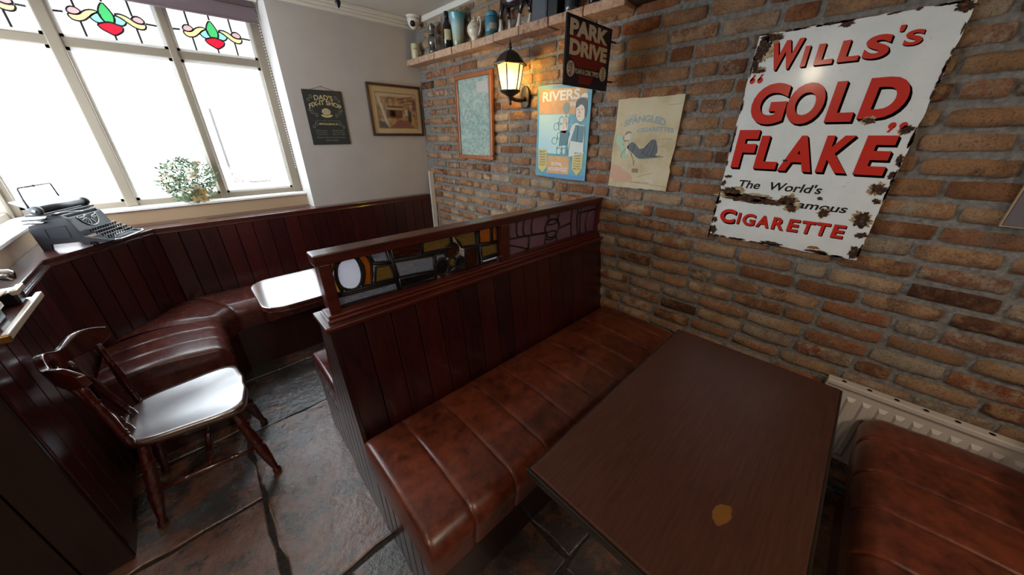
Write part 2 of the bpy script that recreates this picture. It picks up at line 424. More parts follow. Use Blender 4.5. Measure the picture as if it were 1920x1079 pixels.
# bricks of the right-hand wall
def brick_mesh(k):
    rnd = random.Random(100 + k); nx, nz = 5, 3; vs_ = []
    for j in range(nz + 1):
        for i in range(nx + 1):
            u = i/nx - .5; w = j/nz - .5; ed = (i in (0, nx)); eb = (j in (0, nz))
            d = .55 + rnd.uniform(-.15, .15)
            if ed or eb: d = .36 + rnd.uniform(-.14, .10)
            if ed and eb: d = .22; u *= .985; w *= .93
            u += rnd.uniform(-.009, .009); w += rnd.uniform(-.040, .040)
            vs_.append((-d, u, w))
    nf = len(vs_); idx = lambda i, j: j*(nx+1) + i
    fs = [(idx(i,j), idx(i+1,j), idx(i+1,j+1), idx(i,j+1)) for j in range(nz) for i in range(nx)]
    per = [idx(i,0) for i in range(nx)] + [idx(nx,j) for j in range(nz)] + [idx(i,nz) for i in range(nx,0,-1)] + [idx(0,j) for j in range(nz,0,-1)]
    back = []
    for p in per:
        back.append(len(vs_)); vs_.append((.5, vs_[p][1], vs_[p][2]))
    fs += [(per[i], per[(i+1) % len(per)], back[(i+1) % len(per)], back[i]) for i in range(len(per))]
    return MB().add(vs_, fs).mesh('brick', M['brick'], True)
BR = [brick_mesh(k) for k in range(16)]
def px(P):      # size in view of a place on the wall, for choosing which bricks stand singly
    d = Vector(P) - Vector((0, 0, 1.5)); p = R(24.73); y = R(44.17)
    F = Vector((math.sin(y)*math.cos(p), math.cos(y)*math.cos(p), -math.sin(p))); Rt = Vector((math.cos(y), -math.sin(y), 0)); D = F.cross(Rt)
    z = d.dot(F); return (960 + 614.2*d.dot(Rt)/z, 539.5 + 614.2*d.dot(D)/z) if z > .05 else (9e9, 9e9)
COVER = [(-.055, .43, 1.09, 1.84), (1.21, 1.58, 1.27, 1.76), (.70, 1.015, 1.26, 1.67), (2.04, 2.43, 1.35, 1.91), (-2.6, .9, 0, .5), (.9, 3.1, 0, .45), (.9, 2.96, 2.04, 2.095)]
blist = []; rb = random.Random(5)
for k in range(-8, 26):
    zc = .564 + .0708 * k
    if zc < .02 or zc > 2.335: continue
    yy = 3.035 - (0.0 if k % 2 else .105) - rb.uniform(0, .03)
    first = True
    while yy > -2.4:
        L = .092 if (rb.random() < .13 or (first and k % 3 == 0)) else rb.uniform(.178, .20)
        first = False
        y0 = yy - L; yc = (yy + y0) / 2
        cs = [px((1.79, yy, zc-.026)), px((1.79, y0, zc-.026)), px((1.79, y0, zc+.026)), px((1.79, yy, zc+.026))]
        area = 0
        if all(-60 < q[0] < 1980 and -60 < q[1] < 1140 for q in cs) and any(0 <= q[0] <= 1920 and 0 <= q[1] <= 1079 for q in cs):
            area = abs(sum(cs[i][0]*cs[(i+1) % 4][1] - cs[(i+1) % 4][0]*cs[i][1] for i in range(4))) / 2
        if any(a < y0 + .03 and yy - .03 < b_ and c0 < zc - .02 and zc + .02 < d0 for a, b_, c0, d0 in COVER): area *= .02
        blist.append((area, yc, zc + rb.uniform(-.003, .003), L, rb.uniform(.047, .053), rb.randrange(16), rb.uniform(-.006, .006), rb.uniform(-.002, .004)))
        yy = y0 - rb.uniform(.014, .024)
blist.sort(key=lambda t: -t[0])
far = MB()
for i, (area, yc, zc, L, h, k, tl, pd) in enumerate(blist):
    if i < 300:
        put(BR[k], 'brick', wr, (1.803 - pd, yc, zc), (tl, 0, 0), (.022, L, h))
    else:
        me = BR[k]; s0 = len(far.v)
        far.add([(1.803 - pd + v_.co.x*.022, yc + v_.co.y*L, zc + v_.co.z*h) for v_ in me.vertices], [tuple(p.vertices) for p in me.polygons])
o = far.build('brickwork', M['brick_far'], wr, True); o['kind'] = 'stuff'

# ------------------------------------------------------------------ windows
def scaled(x, z): return (x * 1.0153, 1.5 + (z - 1.5) * 1.0153)       # from the measured plane to the glass plane
WX = [-.70, -.293, -.239, .193, .232, .662]      # light openings in pairs
ZB, ZT0, ZT1, ZTOP = 1.118, 1.955, 2.000, 2.33
w1 = thing('window_1', 'three-light window with frosted lower panes and stained glass tops', 'window'); del w1['category']; struct(w1)
FY = 3.30
fr = MB().box(-.74, .725, FY, FY + .06, 1.068, ZB)
fr.build('bottom_rail', M['frame'], w1, bevel=.004)
MB().box(-.74, .725, FY, FY + .06, ZT0, ZT1).build('transom', M['frame'], w1, bevel=.005)
MB().box(-.74, .725, FY, FY + .06, 2.29, 2.33).build('head_rail', M['frame'], w1)
for a, b_ in ((-.76, WX[0]), (WX[1], WX[2]), (WX[3], WX[4]), (WX[5], .725)):
    MB().box(a, b_, FY - .012, FY + .06, 1.085, 2.33).build('mullion', M['frame'], w1, bevel=.006)
for i in range(3):
    x0, x1 = WX[2*i], WX[2*i+1]
    st = MB()                                       # beading round each pane
    for z0, z1 in ((ZB, ZT0), (ZT1, 2.29)):
        st.box(x0, x0+.016, FY+.012, FY+.04, z0, z1).box(x1-.016, x1, FY+.012, FY+.04, z0, z1).box(x0, x1, FY+.012, FY+.04, z0, z0+.016).box(x0, x1, FY+.012, FY+.04, z1-.016, z1)
    st.build('beading', M['sill'], w1)
    MB().box(x0, x1, FY+.026, FY+.032, ZB, ZT0).build('frosted_pane', M['frosted'], w1)
    # etched border: thin lines and corner scrolls on the frosted pane
    ya = FY + .021; e1 = MB(); e2 = MB(); e3 = MB()
    a, b_, c0, d0 = x0 + .055, x1 - .055, ZB + .055, ZT0 - .055
    e1.prism([(a, c0+.12), (a+.016, c0+.12), (a+.016, d0-.22), (a, d0-.22)], ya, ya+.0006)
    e1.prism([(a+.10, c0), (b_-.08, c0), (b_-.08, c0+.014), (a+.10, c0+.014)], ya, ya+.0006)
    e3.prism([(a+.05, d0), (b_-.12, d0), (b_-.12, d0+.005), (a+.05, d0+.005)], ya, ya+.0006)
    e3.prism([(b_, c0+.08), (b_+.004, c0+.08), (b_+.004, d0-.1), (b_, d0-.1)], ya, ya+.0006)
    def scroll(mb, cx, cz, sx, sz):
        for (dx_, dz_, r0, turns) in ((.022, .022, .020, 1.0), (.066, .016, .015, .9), (.016, .068, .015, .9), (.056, .052, .010, .8), (.104, .010, .010, .8), (.010, .108, .010, .8)):
            pts = []
            for t in range(14):
                a_ = t/13*turns*2*math.pi; r_ = r0*(1 - .8*t/13)
                pts.append((cx + sx*(dx_ + r_*math.cos(a_)), ya, cz + sz*(dz_ + r_*math.sin(a_))))
            mb.tube(pts, .0068, 4)
    scroll(e2, a, c0, 1, 1); scroll(e2 if i == 2 else e3, b_, c0, -1, 1); scroll(e3, a, d0, 1, -1)
    e1.build('etched_line', M['etch_grey'], w1); e2.build('etched_scroll', M['etch_pink'], w1); e3.build('etched_clear_line', M['etch_clear'], w1)
    # leaded top light
    xc = (x0 + x1) / 2
    tl = MB().box(x0, x1, FY+.026, FY+.032, ZT1, 2.29).build('leaded_top_light', M['ripple'], w1)
    half = {
     'green': [(0, 2.187), (-.022, 2.158), (-.032, 2.127), (-.027, 2.103), (-.014, 2.089), (0, 2.094), (.014, 2.089), (.024, 2.108), (.026, 2.13), (.016, 2.158)],
     'red': [(-.055, 2.076), (-.028, 2.088), (0, 2.095), (.024, 2.088), (.048, 2.078), (.042, 2.058), (.024, 2.044), (0, 2.030), (-.024, 2.044), (-.044, 2.056)]}
    bl = [(.026, 2.131), (.048, 2.126), (.070, 2.108), (.064, 2.094), (.048, 2.083), (.030, 2.086), (.017, 2.091), (.027, 2.11)]
    ye = [(.028, 2.136), (.052, 2.142), (.076, 2.135), (.092, 2.124), (.104, 2.112), (.122, 2.106), (.147, 2.109), (.149, 2.097), (.139, 2.082), (.119, 2.078), (.094, 2.086), (.070, 2.107), (.048, 2.124)]
    pk = [(.097, 2.129), (.111, 2.141), (.131, 2.142), (.147, 2.127), (.146, 2.112), (.127, 2.106), (.109, 2.111), (.098, 2.120)]
    pieces = [('g_green', half['green'], 'leaf_glass'), ('g_red', half['red'], 'flower_glass')]
    for s in (1, -1):
        pieces += [('g_blue', [(s*u, w) for u, w in bl], 'petal_glass'), ('g_yellow', [(s*u, w) for u, w in ye], 'ribbon_glass'), ('g_pink', [(s*u, w) for u, w in pk], 'bud_glass')]
    ld = MB()
    for mk, poly, nm in pieces:
        q = [scaled(u, w) for u, w in poly]; q = [(xc + u, w) for u, w in smooth_poly(q, 1)]
        MB().prism(q, FY+.022, FY+.0255).build(nm, M[mk], tl)
        ld.tube([(u, FY+.023, w) for u, w in q], .0042, 5, closed=True)
    for seg in ([(-.22, 2.109), (-.162, 2.112)], [(-.113, 2.30), (-.113, 2.142)], [(-.113, 2.078), (-.113, 1.98)], [(0, 2.30), (0, 2.187)], [(0, 2.03), (0, 1.98)],
                [(.103, 2.30), (.103, 2.14)], [(.103, 2.08), (.103, 1.98)], [(.15, 2.112), (.22, 2.109)]):
        pts = []
        for u, w in seg:
            X, Z = scaled(u, w); pts.append((xc + max(-(x1-x0)/2, min((x1-x0)/2, X)), FY+.023, max(ZT1, min(2.29, Z))))
        ld.tube(pts, .0048, 5)
    ld.build('lead_came', M['lead'], tl)
MB().box(-.74, .725, 3.185, 3.31, 1.068, 1.085).build('sill', M['sill'], w1, bevel=.004)
# side window of the bay, left
w2 = thing('window_2', 'side window of the bay with frosted panes', 'window'); del w2['category']; struct(w2)
for y0, y1 in ((1.86, 1.92), (2.54, 2.59), (3.24, 3.31)):
    MB().box(-.80, -.725, y0, y1, 1.085, 2.33).build('mullion', M['frame'], w2, bevel=.005)
for z0, z1 in ((1.068, 1.118), (1.955, 2.0), (2.29, 2.33)):
    MB().box(-.79, -.735, 1.86, 3.28, z0, z1).build('rail', M['frame'], w2, bevel=.004)
for y0, y1 in ((1.92, 2.54), (2.59, 3.24)):
    MB().box(-.768, -.762, y0, y1, 1.118, 1.955).build('frosted_pane', M['frosted_side'], w2)
    MB().box(-.768, -.762, y0, y1, 2.0, 2.29).build('top_pane', M['ripple'], w2)
MB().box(-.95, -.62, 1.72, 3.19, 1.068, 1.085).build('sill', M['sill'], w2, bevel=.004)
struct(MB().box(-.95, -.70, 1.86, 3.3, 2.33, CEIL).build('trim_5', M['white_trim']))

M['blind'] = plain('purple_brown_blind', rgb(112, 94, 100), .8)
bt = thing('roller_blind', 'rolled-up purple-brown roller blind at the head of the window', 'blind', (.0, 3.215, 2.2))
MB().box(-.68, .70, 0, .004, .008, .13).build('fabric', M['blind'], bt)
MB().box(-.68, .70, -.004, .008, 0, .010).build('bottom_bar', M['blind'], bt, bevel=.002)
MB().turned((-.69, .0, .105), (.70, 0, .105), [(0, .02), (1, .02)], 12).build('roller', M['blind'], bt, True)
MB().box(-.70, .715, -.035, .03, .118, .131).build('pelmet', M['white_trim'], bt)
ch = MB()
for i in range(60): ch.ball((.708, .03, .11 - i*.0175), .0042, 5, 4)
o = ch.build('bead_chain', M['white_trim'], bt, True); o['kind'] = 'stuff'

# ------------------------------------------------------------------ upholstered seats
def cushion(L, D, H, seams, r=.055, end=.022, crown=.012, back_drop=.0, groove=.006, gw=.009, step=.011):
    """seat pad: x 0..L along the bench, y 0 (back) to -D (front), z 0..H; grooves at the seams"""
    prof = [(0.0, H - .010), (-.02, H - .002)]
    for i in range(1, 9):
        t = i / 9; prof.append((-(.02 + (D - r - .02)*t), H - .002 + crown*math.sin(math.pi*t)))
    for i in range(9):
        a = math.pi/2*i/8; prof.append((-(D - r + r*math.sin(a)), H - r + r*math.cos(a)))
    for t in (.35, .7, 1.0): prof.append((-(D - .012*t), (H - r)*(1 - t)))
    xs = set([0, end*.12, end*.35, end*.65, end, L-end, L-end*.65, L-end*.35, L-end*.12, L])
    x = end
    while x < L - end: xs.add(round(x, 4)); x += step * 3
    for s in seams:
        for d in (-2.2, -1.2, -.6, -.25, 0, .25, .6, 1.2, 2.2): xs.add(round(min(L, max(0, s + d*gw)), 4))
    xs = sorted(xs); vs_ = []; n = len(prof)
    for x in xs:
        e = min(x, L - x); k = 0
        if e < end: k = end - math.sqrt(max(0, end**2 - (end - e)**2))
        g = sum(groove*math.exp(-((x - s)/gw*1.4)**2) for s in seams)
        for (y, z) in prof:
            f = min(1, max(0, (-y - (D - r))/r))
            fb = min(1, (-y)/.03)
            dz = (k*.8 + g*fb)*(1 - f*.8); dy = (k*.5 + g)*f
            vs_.append((x, y + dy, max(0, z - dz) if z > 0 else 0))
    fs = [(i*n+j, (i+1)*n+j, (i+1)*n+j+1, i*n+j+1) for i in range(len(xs)-1) for j in range(n-1)]
    m = len(xs) - 1
    b0 = len(vs_); vs_ += [(xs[0], 0, 0), (xs[-1], 0, 0)]
    fs.append(tuple(range(n)) + (b0,)); fs.append(tuple(m*n + j for j in range(n-1, -1, -1)) + (b0+1,))
    for i in range(m): pass
    return MB().add(vs_, fs)

PR = R(-1.2)
# --- near booth bench in front of the partition
b1 = thing('booth_bench', 'brown leather bench seat against the glazed partition, facing the dark table', 'bench', (.205, 1.0, 0), PR)
cushion(1.585, .49, .175, [.15, .32, .485, .655, .82, .99, 1.155, 1.325, 1.49], r=.07).xf(Matrix.Translation((0, 0, .305))).build('seat_cushion', M['leather'], b1, True)
MB().box(.03, 1.59, -.43, 0, .0, .31).build('base', M['mahogany_dark'], b1)
for i in range(7):
    MB().box(.0, .018, -.055 - i*.066, .0045 - i*.066, 0, .312).build('end_plank', M['mahogany_dark'], b1, bevel=.003)
MB().tube([(.004, -.01, .45), (.003, -.2, .468), (.003, -.40, .462), (.006, -.455, .43), (.008, -.475, .39)], .0022, 6).build('piping', plain('pale_thread', rgb(150, 96, 70), .6), b1, True)

# --- booth partition with the leaded glass screen
pt = thing('booth_partition', 'mahogany plank booth partition topped by a leaded coloured glass screen', 'partition', (.21, 1.135, 0), PR)
def rk(z, side):          # raked faces, local y
    t = min(1, max(0, (z - .45) / .47))
    return (-.135 + .083*t) if side < 0 else (.195 - .125*t)
PW = 1.595
n = 16
for side in (-1, 1):
    for i in range(n):
        x0 = .012 + (PW-.012)*i/n + .0015; x1 = .012 + (PW-.012)*(i+1)/n - .0015
        y0, y1 = rk(.45, side), rk(.92, side); s = side*.014
        MB().add([(x0,y0,.30),(x1,y0,.30),(x1,y1,.92),(x0,y1,.92),(x0,y0-s,.30),(x1,y0-s,.30),(x1,y1-s,.92),(x0,y1-s,.92)],
                 [(0,1,2,3),(4,7,6,5),(0,4,5,1),(1,5,6,2),(2,6,7,3),(3,7,4,0)]).build('back_plank', M['mahogany'], pt, bevel=.0025)
MB().add([(.016,-.115,.0),(PW,-.115,0),(PW,.175,0),(.016,.175,0),(.016,-.036,.915),(PW,-.036,.915),(PW,.055,.915),(.016,.055,.915)],
         [(0,3,2,1),(4,5,6,7),(0,1,5,4),(1,2,6,5),(2,3,7,6),(3,0,4,7)]).build('core', M['mahogany_dark'], pt)
ep = 5
for i in range(ep):        # end boards follow the tapering end
    a0, a1 = i/ep, (i+1)/ep
    def yy(a, z):
        lo, hi = rk(z, -1), rk(z, 1); return lo + (hi - lo)*a
    q = [(yy(a0, 0) + .0015, 0), (yy(a1, 0) - .0015, 0), (yy(a1, .45) - .0015, .45), (yy(a1, .915) - .0015, .915), (yy(a0, .915) + .0015, .915), (yy(a0, .45) + .0015, .45)]
    MB().prism(q, .0, .016, 'x').build('end_plank', M['mahogany_dark'], pt, bevel=.003)
MB().box(-.012, PW, -.072, .085, .915, .934).build('cap_rail', M['mahogany_rail'], pt, bevel=.005)
MB().box(.006, PW, -.046, .052, .934, .946).box(.012, PW, -.036, .040, .946, .957).build('base_moulding', M['mahogany_rail'], pt, bevel=.003)
MB().box(.012, PW, -.034, .036, 1.132, 1.168).build('top_rail', M['mahogany_rail'], pt, bevel=.004)
for x0, x1 in ((.022, .058), (.780, .834), (1.575, PW)):
    MB().box(x0, x1, -.030, .030, .955, 1.134).build('post', M['mahogany_rail'], pt, bevel=.004)
MB().box(.058, .780, -.016, .016, .957, .963).box(.834, 1.575, -.016, .016, .957, .967).build('glazing_bead', M['mahogany_rail'], pt)
glass = [
 ('t_amber', [(.061,1.132),(.085,1.13),(.063,1.095)]), ('t_yellow', [(.061,1.087),(.059,1.02),(.078,1.018)]),
 ('t_clear', smooth_poly([(.118,1.131),(.145,1.128),(.155,1.095),(.156,1.057),(.141,1.023),(.116,1.011),(.085,1.024),(.072,1.05),(.073,1.092),(.087,1.124)], 1)),
 ('t_amber', [(.148,1.131),(.179,1.129),(.188,1.11),(.192,1.088),(.187,1.048),(.178,1.015),(.149,1.017),(.161,1.056),(.163,1.09)]),
 ('t_grey', [(.190,1.132),(.25,1.131),(.255,1.085),(.203,1.09)]), ('t_tan', [(.203,1.076),(.259,1.071),(.264,1.016),(.193,1.015)]),
 ('t_grey', [(.06,1.004),(.267,.998),(.27,.964),(.058,.966)]), ('t_brown', [(.274,1.129),(.389,1.127),(.385,1.082),(.277,1.087)]),
 ('t_tan', [(.398,1.128),(.523,1.130),(.521,1.078),(.396,1.081)]), ('t_tan', [(.535,1.130),(.651,1.130),(.655,1.062),(.578,1.068),(.565,1.092)]),
 ('t_grey', [(.276,1.077),(.441,1.064),(.435,1.0),(.284,1.011)]), ('t_dark', [(.286,1.004),(.435,.994),(.432,.966),(.287,.966)]),
 ('t_brown', ngon(.527, 1.066, .033, .029)), ('t_dark', ngon(.474, 1.003, .031, .034)), ('t_tan', ngon(.523, 1.014, .021, .022)), ('t_dark', ngon(.563, .999, .024, .029)),
 ('t_grey', [(.447,1.064),(.489,1.064),(.496,1.042),(.470,1.042),(.447,1.03)]), ('t_grey', [(.500,.97),(.586,.968),(.586,.985),(.545,.984)]),
 ('t_brown', [(.592,1.058),(.654,1.053),(.663,.967),(.591,.967)]), ('t_amber', [(.674,1.130),(.741,1.130),(.738,1.059),(.675,1.065)]),
 ('t_amber', [(.750,1.130),(.777,1.130),(.776,1.059),(.748,1.058)]), ('t_tan', [(.679,1.051),(.776,1.047),(.775,.995),(.686,.992)]), ('t_clear', [(.686,.984),(.775,.985),(.774,.966),(.685,.966)])]
ld = MB()
for mk, q in glass:
    MB().prism(q, -.002, .002).build('glass_pane', M[mk], pt)
    k0 = len(ld.v); ld.tube([(u, 0, w) for u, w in q], .0062, 6, closed=True)
for a, b_ in (((.262,1.132),(.278,.962)), ((.270,1.082),(.494,1.070)), ((.662,1.132),(.672,.962)), ((.392,1.132),(.390,1.08)), ((.529,1.132),(.529,1.094)), ((.194,1.09),(.262,1.078)), ((.060,1.011),(.268,1.006)), ((.664,1.058),(.780,1.054)), ((.680,.990),(.780,.990)), ((.441,1.066),(.438,.962))):
    ld.tube([(a[0], 0, a[1]), (b_[0], 0, b_[1])], .0075, 6)
for x0, x1, z0, z1 in ((.836, 1.118, .967, 1.132), (1.118, 1.226, .967, 1.132), (1.226, 1.342, .967, 1.132), (1.342, 1.402, .967, 1.132), (1.402, 1.575, .967, 1.132)):
    MB().box(x0+.001, x1-.001, -.002, .002, z0, z1).build('glass_pane', M['t_mauve'], pt)
def arc3(a, m_, b_, k=10):
    out = []
    for i in range(k+1):
        t = i/k; c1 = (2*m_[0]-.5*(a[0]+b_[0]), 2*m_[1]-.5*(a[1]+b_[1]))
        out.append(((1-t)**2*a[0]+2*t*(1-t)*c1[0]+t*t*b_[0], 0, (1-t)**2*a[1]+2*t*(1-t)*c1[1]+t*t*b_[1]))
    return out
for a, m_, b_ in (((.910,1.132),(.903,1.076),(.922,1.045)), ((.960,1.132),(.949,1.086),(.961,1.043)), ((1.025,1.132),(1.008,1.091),(1.016,1.040)),
                  ((1.12,1.132),(1.142,1.1),(1.117,1.07)), ((1.117,1.07),(1.112,1.05),(1.134,1.029)), ((1.134,1.029),(1.122,1.0),(1.116,.967)),
                  ((1.234,1.132),(1.215,1.1),(1.226,1.07)), ((1.226,1.07),(1.234,1.05),(1.216,1.02)), ((1.216,1.02),(1.21,.995),(1.223,.967)),
                  ((1.342,1.132),(1.337,1.05),(1.352,.967)), ((1.402,1.132),(1.393,1.055),(1.412,.967)), ((1.507,1.095),(1.483,1.031),(1.501,.967)), ((1.43,1.132),(1.422,1.05),(1.432,.967)),
                  ((.836,1.02),(.92,.995),(.99,.967))):
    ld.tube(arc3(a, m_, b_), .0045, 6)
for c_ in ((1.172, 1.082, .050, .014), (1.167, 1.008, .046, .024), (1.172, 1.045, .055, .050)):
    ld.tube([(u, 0, w) for u, w in ngon(*c_, n=22)], .0042, 6, closed=True)
for a, b_ in (((.836,1.051),(1.12,1.031)), ((.992,1.04),(.988,.967)), ((1.231,1.036),(1.337,1.05)), ((1.407,1.097),(1.572,1.096))):
    ld.tube([(a[0], 0, a[1]), (b_[0], 0, b_[1])], .0055, 6)
ld.build('lead_came', M['lead'], pt, True)

# --- bench on the far side of the partition
b2 = thing('booth_bench', 'leather bench seat on the window side of the glazed partition', 'bench', (.215 + 1.585, 1.306, 0), math.pi + PR)
cushion(1.575, .46, .16, [.1 + .165*i for i in range(9)], r=.06).xf(Matrix.Translation((0, 0, .305))).build('seat_cushion', M['leather_bay'], b2, True)
MB().box(0, 1.545, -.40, 0, 0, .31).build('base', M['mahogany_dark'], b2)
for i in range(6):
    MB().box(1.558, 1.576, -.055 - i*.066, .006 - i*.066, 0, .312).build('end_plank', M['mahogany_dark'], b2, bevel=.003)

# --- bench on the right, near the radiator
b3 = thing('booth_bench', 'brown leather bench seat in front of the white radiator', 'bench', (1.712, -.765, 0), math.pi)
cushion(1.75, .485, .18, [.15, .335, .505, .68, .85, 1.02, 1.19, 1.36, 1.53], r=.075, end=.045).xf(Matrix.Translation((0, 0, .325))).build('seat_cushion', M['leather'], b3, True)
MB().box(.03, 1.72, -.42, 0, 0, .33).build('base', M['mahogany_dark'], b3)
MB().box(.02, 1.74, 0, .03, 0, .92).build('back_panel', M['mahogany_dark'], b3, bevel=.004)

# --- built-in corner bench with plank back and ledge round the bay
cb = thing('corner_bench', 'built-in mahogany and oxblood leather corner bench round the bay window', 'bench')
LZ = .985
front = [(1.742, 2.958), (-.205, 2.958), (-.557, 2.515), (-.553, 1.56)]
back = [(1.742, 3.04), (.725, 3.04), (.725, 3.20), (-.64, 3.20), (-.64, 1.56)]
MB().prism(front + back[::-1], LZ - .026, LZ, 'z').build('ledge', M['mahogany_rail'], cb, bevel=.004)
MB().prism([(.06, 3.062), (.668, 3.062), (.668, 3.098), (.06, 3.098)], LZ - .001, LZ + .0006, 'z').build('vent_slot', M['iron'], cb)
MB().prism([(-.40, 3.062), (-.075, 3.062), (-.075, 3.098), (-.40, 3.098)], LZ - .001, LZ + .0006, 'z').build('vent_slot', M['iron'], cb)
ins = .012
def run(p, q, w0, name='back_plank', z0=.06, z1=.962, mat='mahogany'):
    p = Vector(p); q = Vector(q); d = q - p; Lr = d.length; d.normalize(); nrm = Vector((-d.y, d.x))
    k = max(1, round(Lr / w0))
    for i in range(k):
        a = p + d*(Lr*i/k + .0018); b_ = p + d*(Lr*(i+1)/k - .0018)
        MB().prism([(a.x, a.y), (b_.x, b_.y), (b_.x - nrm.x*.016, b_.y - nrm.y*.016), (a.x - nrm.x*.016, a.y - nrm.y*.016)], z0, z1, 'z').build(name, M[mat], cb, bevel=.003)
run((-.200, 2.972), (1.740, 2.972), .098); run((-.567, 2.52), (-.214, 2.963), .094); run((-.566, 1.565), (-.566, 2.515), .094)
MB().prism([(1.74, 2.990), (-.205, 2.990), (-.585, 2.52), (-.585, 1.56), (-.64, 1.56), (-.64, 3.03), (1.74, 3.03)], 0.0, .958, 'z').build('back_frame', M['mahogany_dark'], cb)
# lip under the ledge
MB().tube([(p[0], p[1] , LZ - .034) for p in [(1.74, 2.962), (-.203, 2.962), (-.553, 2.52), (-.550, 1.57)]], .008, 8).build('ledge_moulding', M['mahogany_rail'], cb)
# seat pads: left section, corner wedge, back section
cA = cushion(.44, .475, .185, [.145, .29], r=.085, end=.03, crown=.02).xf(Matrix.Translation((-.535, 2.08, .32)) @ Matrix.Rotation(math.pi/2, 4, 'Z'))
cA.build('seat_cushion', M['leather_bay'], cb, True)
def wedge(front_pts, back_pts, z0, z1, r=.085, crown=.02, k=14):
    vs_ = []; nn_ = 22; nseg = len(front_pts) - 1; cols = []
    for s in range(k + 1):
        t = s / k
        f = Vector(front_pts[0]).lerp(Vector(front_pts[1]), t); b_ = Vector(back_pts[0]).lerp(Vector(back_pts[1]), t)
        d = f - b_; Ld = d.length; d.normalize(); e = min(t, 1-t); kk = 0.014*math.exp(-(e*k/.9)**2)
        prof = [(0, z1 - .008)]
        for i in range(1, 10): prof.append(((Ld - r)*i/9, z1 + crown*math.sin(math.pi*i/9)))
        for i in range(1, 9):
            a = math.pi/2*i/8; prof.append((Ld - r + r*math.sin(a), z1 - r + r*math.cos(a)))
        prof += [(Ld - .004, z0 + .05), (Ld - .012, z0)]
        cols.append([(b_.x + d.x*u, b_.y + d.y*u, w - (kk if w > z0 + .05 else 0)) for u, w in prof])
    n = len(cols[0]); vs_ = [p for c in cols for p in c]
    fs = [(i*n+j, (i+1)*n+j, (i+1)*n+j+1, i*n+j+1) for i in range(k) for j in range(n-1)]
    return MB().add(vs_, fs)
wedge([(-.060, 2.515), (.020, 2.61)], [(-.52, 2.555), (-.20, 2.950)], .32, .505).build('seat_cushion', M['leather_bay'], cb, True)
cB = cushion(1.765, .36, .185, [.16 + .2*i for i in range(8)], r=.085, end=.022, crown=.02).xf(Matrix.Translation((-.0, 2.958, .32)))
for i, p in enumerate(cB.v):      # the near end of the back pad is mitred against the wedge
    if p[0] < .12: cB.v[i] = (p[0] + (-.19 + (2.958 - p[1])*.55)*(1 - max(0, p[0])/.12), p[1], p[2])
cB.build('seat_cushion', M['leather_bay'], cb, True)
MB().prism([(-.53, 2.10), (-.10, 2.10), (-.10, 2.52), (-.02, 2.64), (1.76, 2.64), (1.76, 2.955), (-.20, 2.955), (-.53, 2.52)], 0, .325, 'z').build('base_board', M['mahogany_dark'], cb)

# --- half-height panelling whose end faces the viewer at the left
hw = thing('half_wall', 'dark planked end of the half-height wall at the left edge', 'panelling', (-.553, 1.56, 0))
for i in range(9):
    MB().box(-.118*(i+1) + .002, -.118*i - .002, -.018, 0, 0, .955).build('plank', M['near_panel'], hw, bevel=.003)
MB().box(-1.06, .0, .0, .13, 0, .955).build('core', M['mahogany_dark'], hw)
MB().box(-1.07, .012, -.028, .15, .955, .98).build('top_rail', M['mahogany_rail'], hw, bevel=.004)

# ------------------------------------------------------------------ tables
t1 = thing('pub_table', 'dark brown varnished table with a yellow worn mark, between the booth benches', 'table', (.885, .108, 0), R(-.3))
tw, td = .468, .257
top = [(-tw, -td), (tw, -td), (tw, td), (-tw, td)]
MB().prism(top, .728, .75, 'z').build('tabletop', M['table'], t1, bevel=.004)
e = MB().box(-tw-.007, tw+.007, -td-.007, -td+.001, .722, .744).box(-tw-.007, tw+.007, td-.001, td+.007, .722, .744).box(-tw-.007, -tw+.001, -td, td, .722, .744).box(tw-.001, tw+.007, -td, td, .722, .744)
e.build('edge_band', M['black_edge'], t1, bevel=.003)
for sx in (.10,):
    MB().lathe([(.045, .03), (.03, .06), (.028, .60), (.04, .70), (.05, .722)], (sx, 0, 0), 14).build('pedestal', M['iron'], t1, True)
    MB().box(sx-.03, sx+.03, -.2, .2, 0, .03).box(sx-.2, sx+.25, -.03, .03, 0, .03).build('foot', M['iron'], t1, bevel=.006)
MB().box(-.36, .36, -.03, .03, .70, .722).build('top_brace', M['iron'], t1)

t2 = thing('pub_table', 'glossy table with rounded corners beyond the glazed partition, white with window glare', 'table', (.70, 2.015, 0), R(0))
def rrect(hx, hy, r, n=8):
    out = []
    for cx, cy, a0 in ((hx-r, hy-r, 0), (-hx+r, hy-r, math.pi/2), (-hx+r, -hy+r, math.pi), (hx-r, -hy+r, 1.5*math.pi)):
        out += [(cx + r*math.cos(a0 + math.pi/2*k/n), cy + r*math.sin(a0 + math.pi/2*k/n)) for k in range(n+1)]
    return out
MB().prism(rrect(.595, .232, .10), .722, .75, 'z').build('tabletop', M['far_table'], t2, bevel=.005, seg=3)
for sx in (-.22, .38):
    MB().lathe([(.04, .03), (.026, .06), (.026, .66), (.04, .722)], (sx, 0, 0), 14).build('pedestal', M['iron'], t2, True)
    MB().box(sx-.025, sx+.025, -.2, .2, 0, .03).box(sx-.14, sx+.14, -.025, .025, 0, .03).build('foot', M['iron'], t2, bevel=.005)

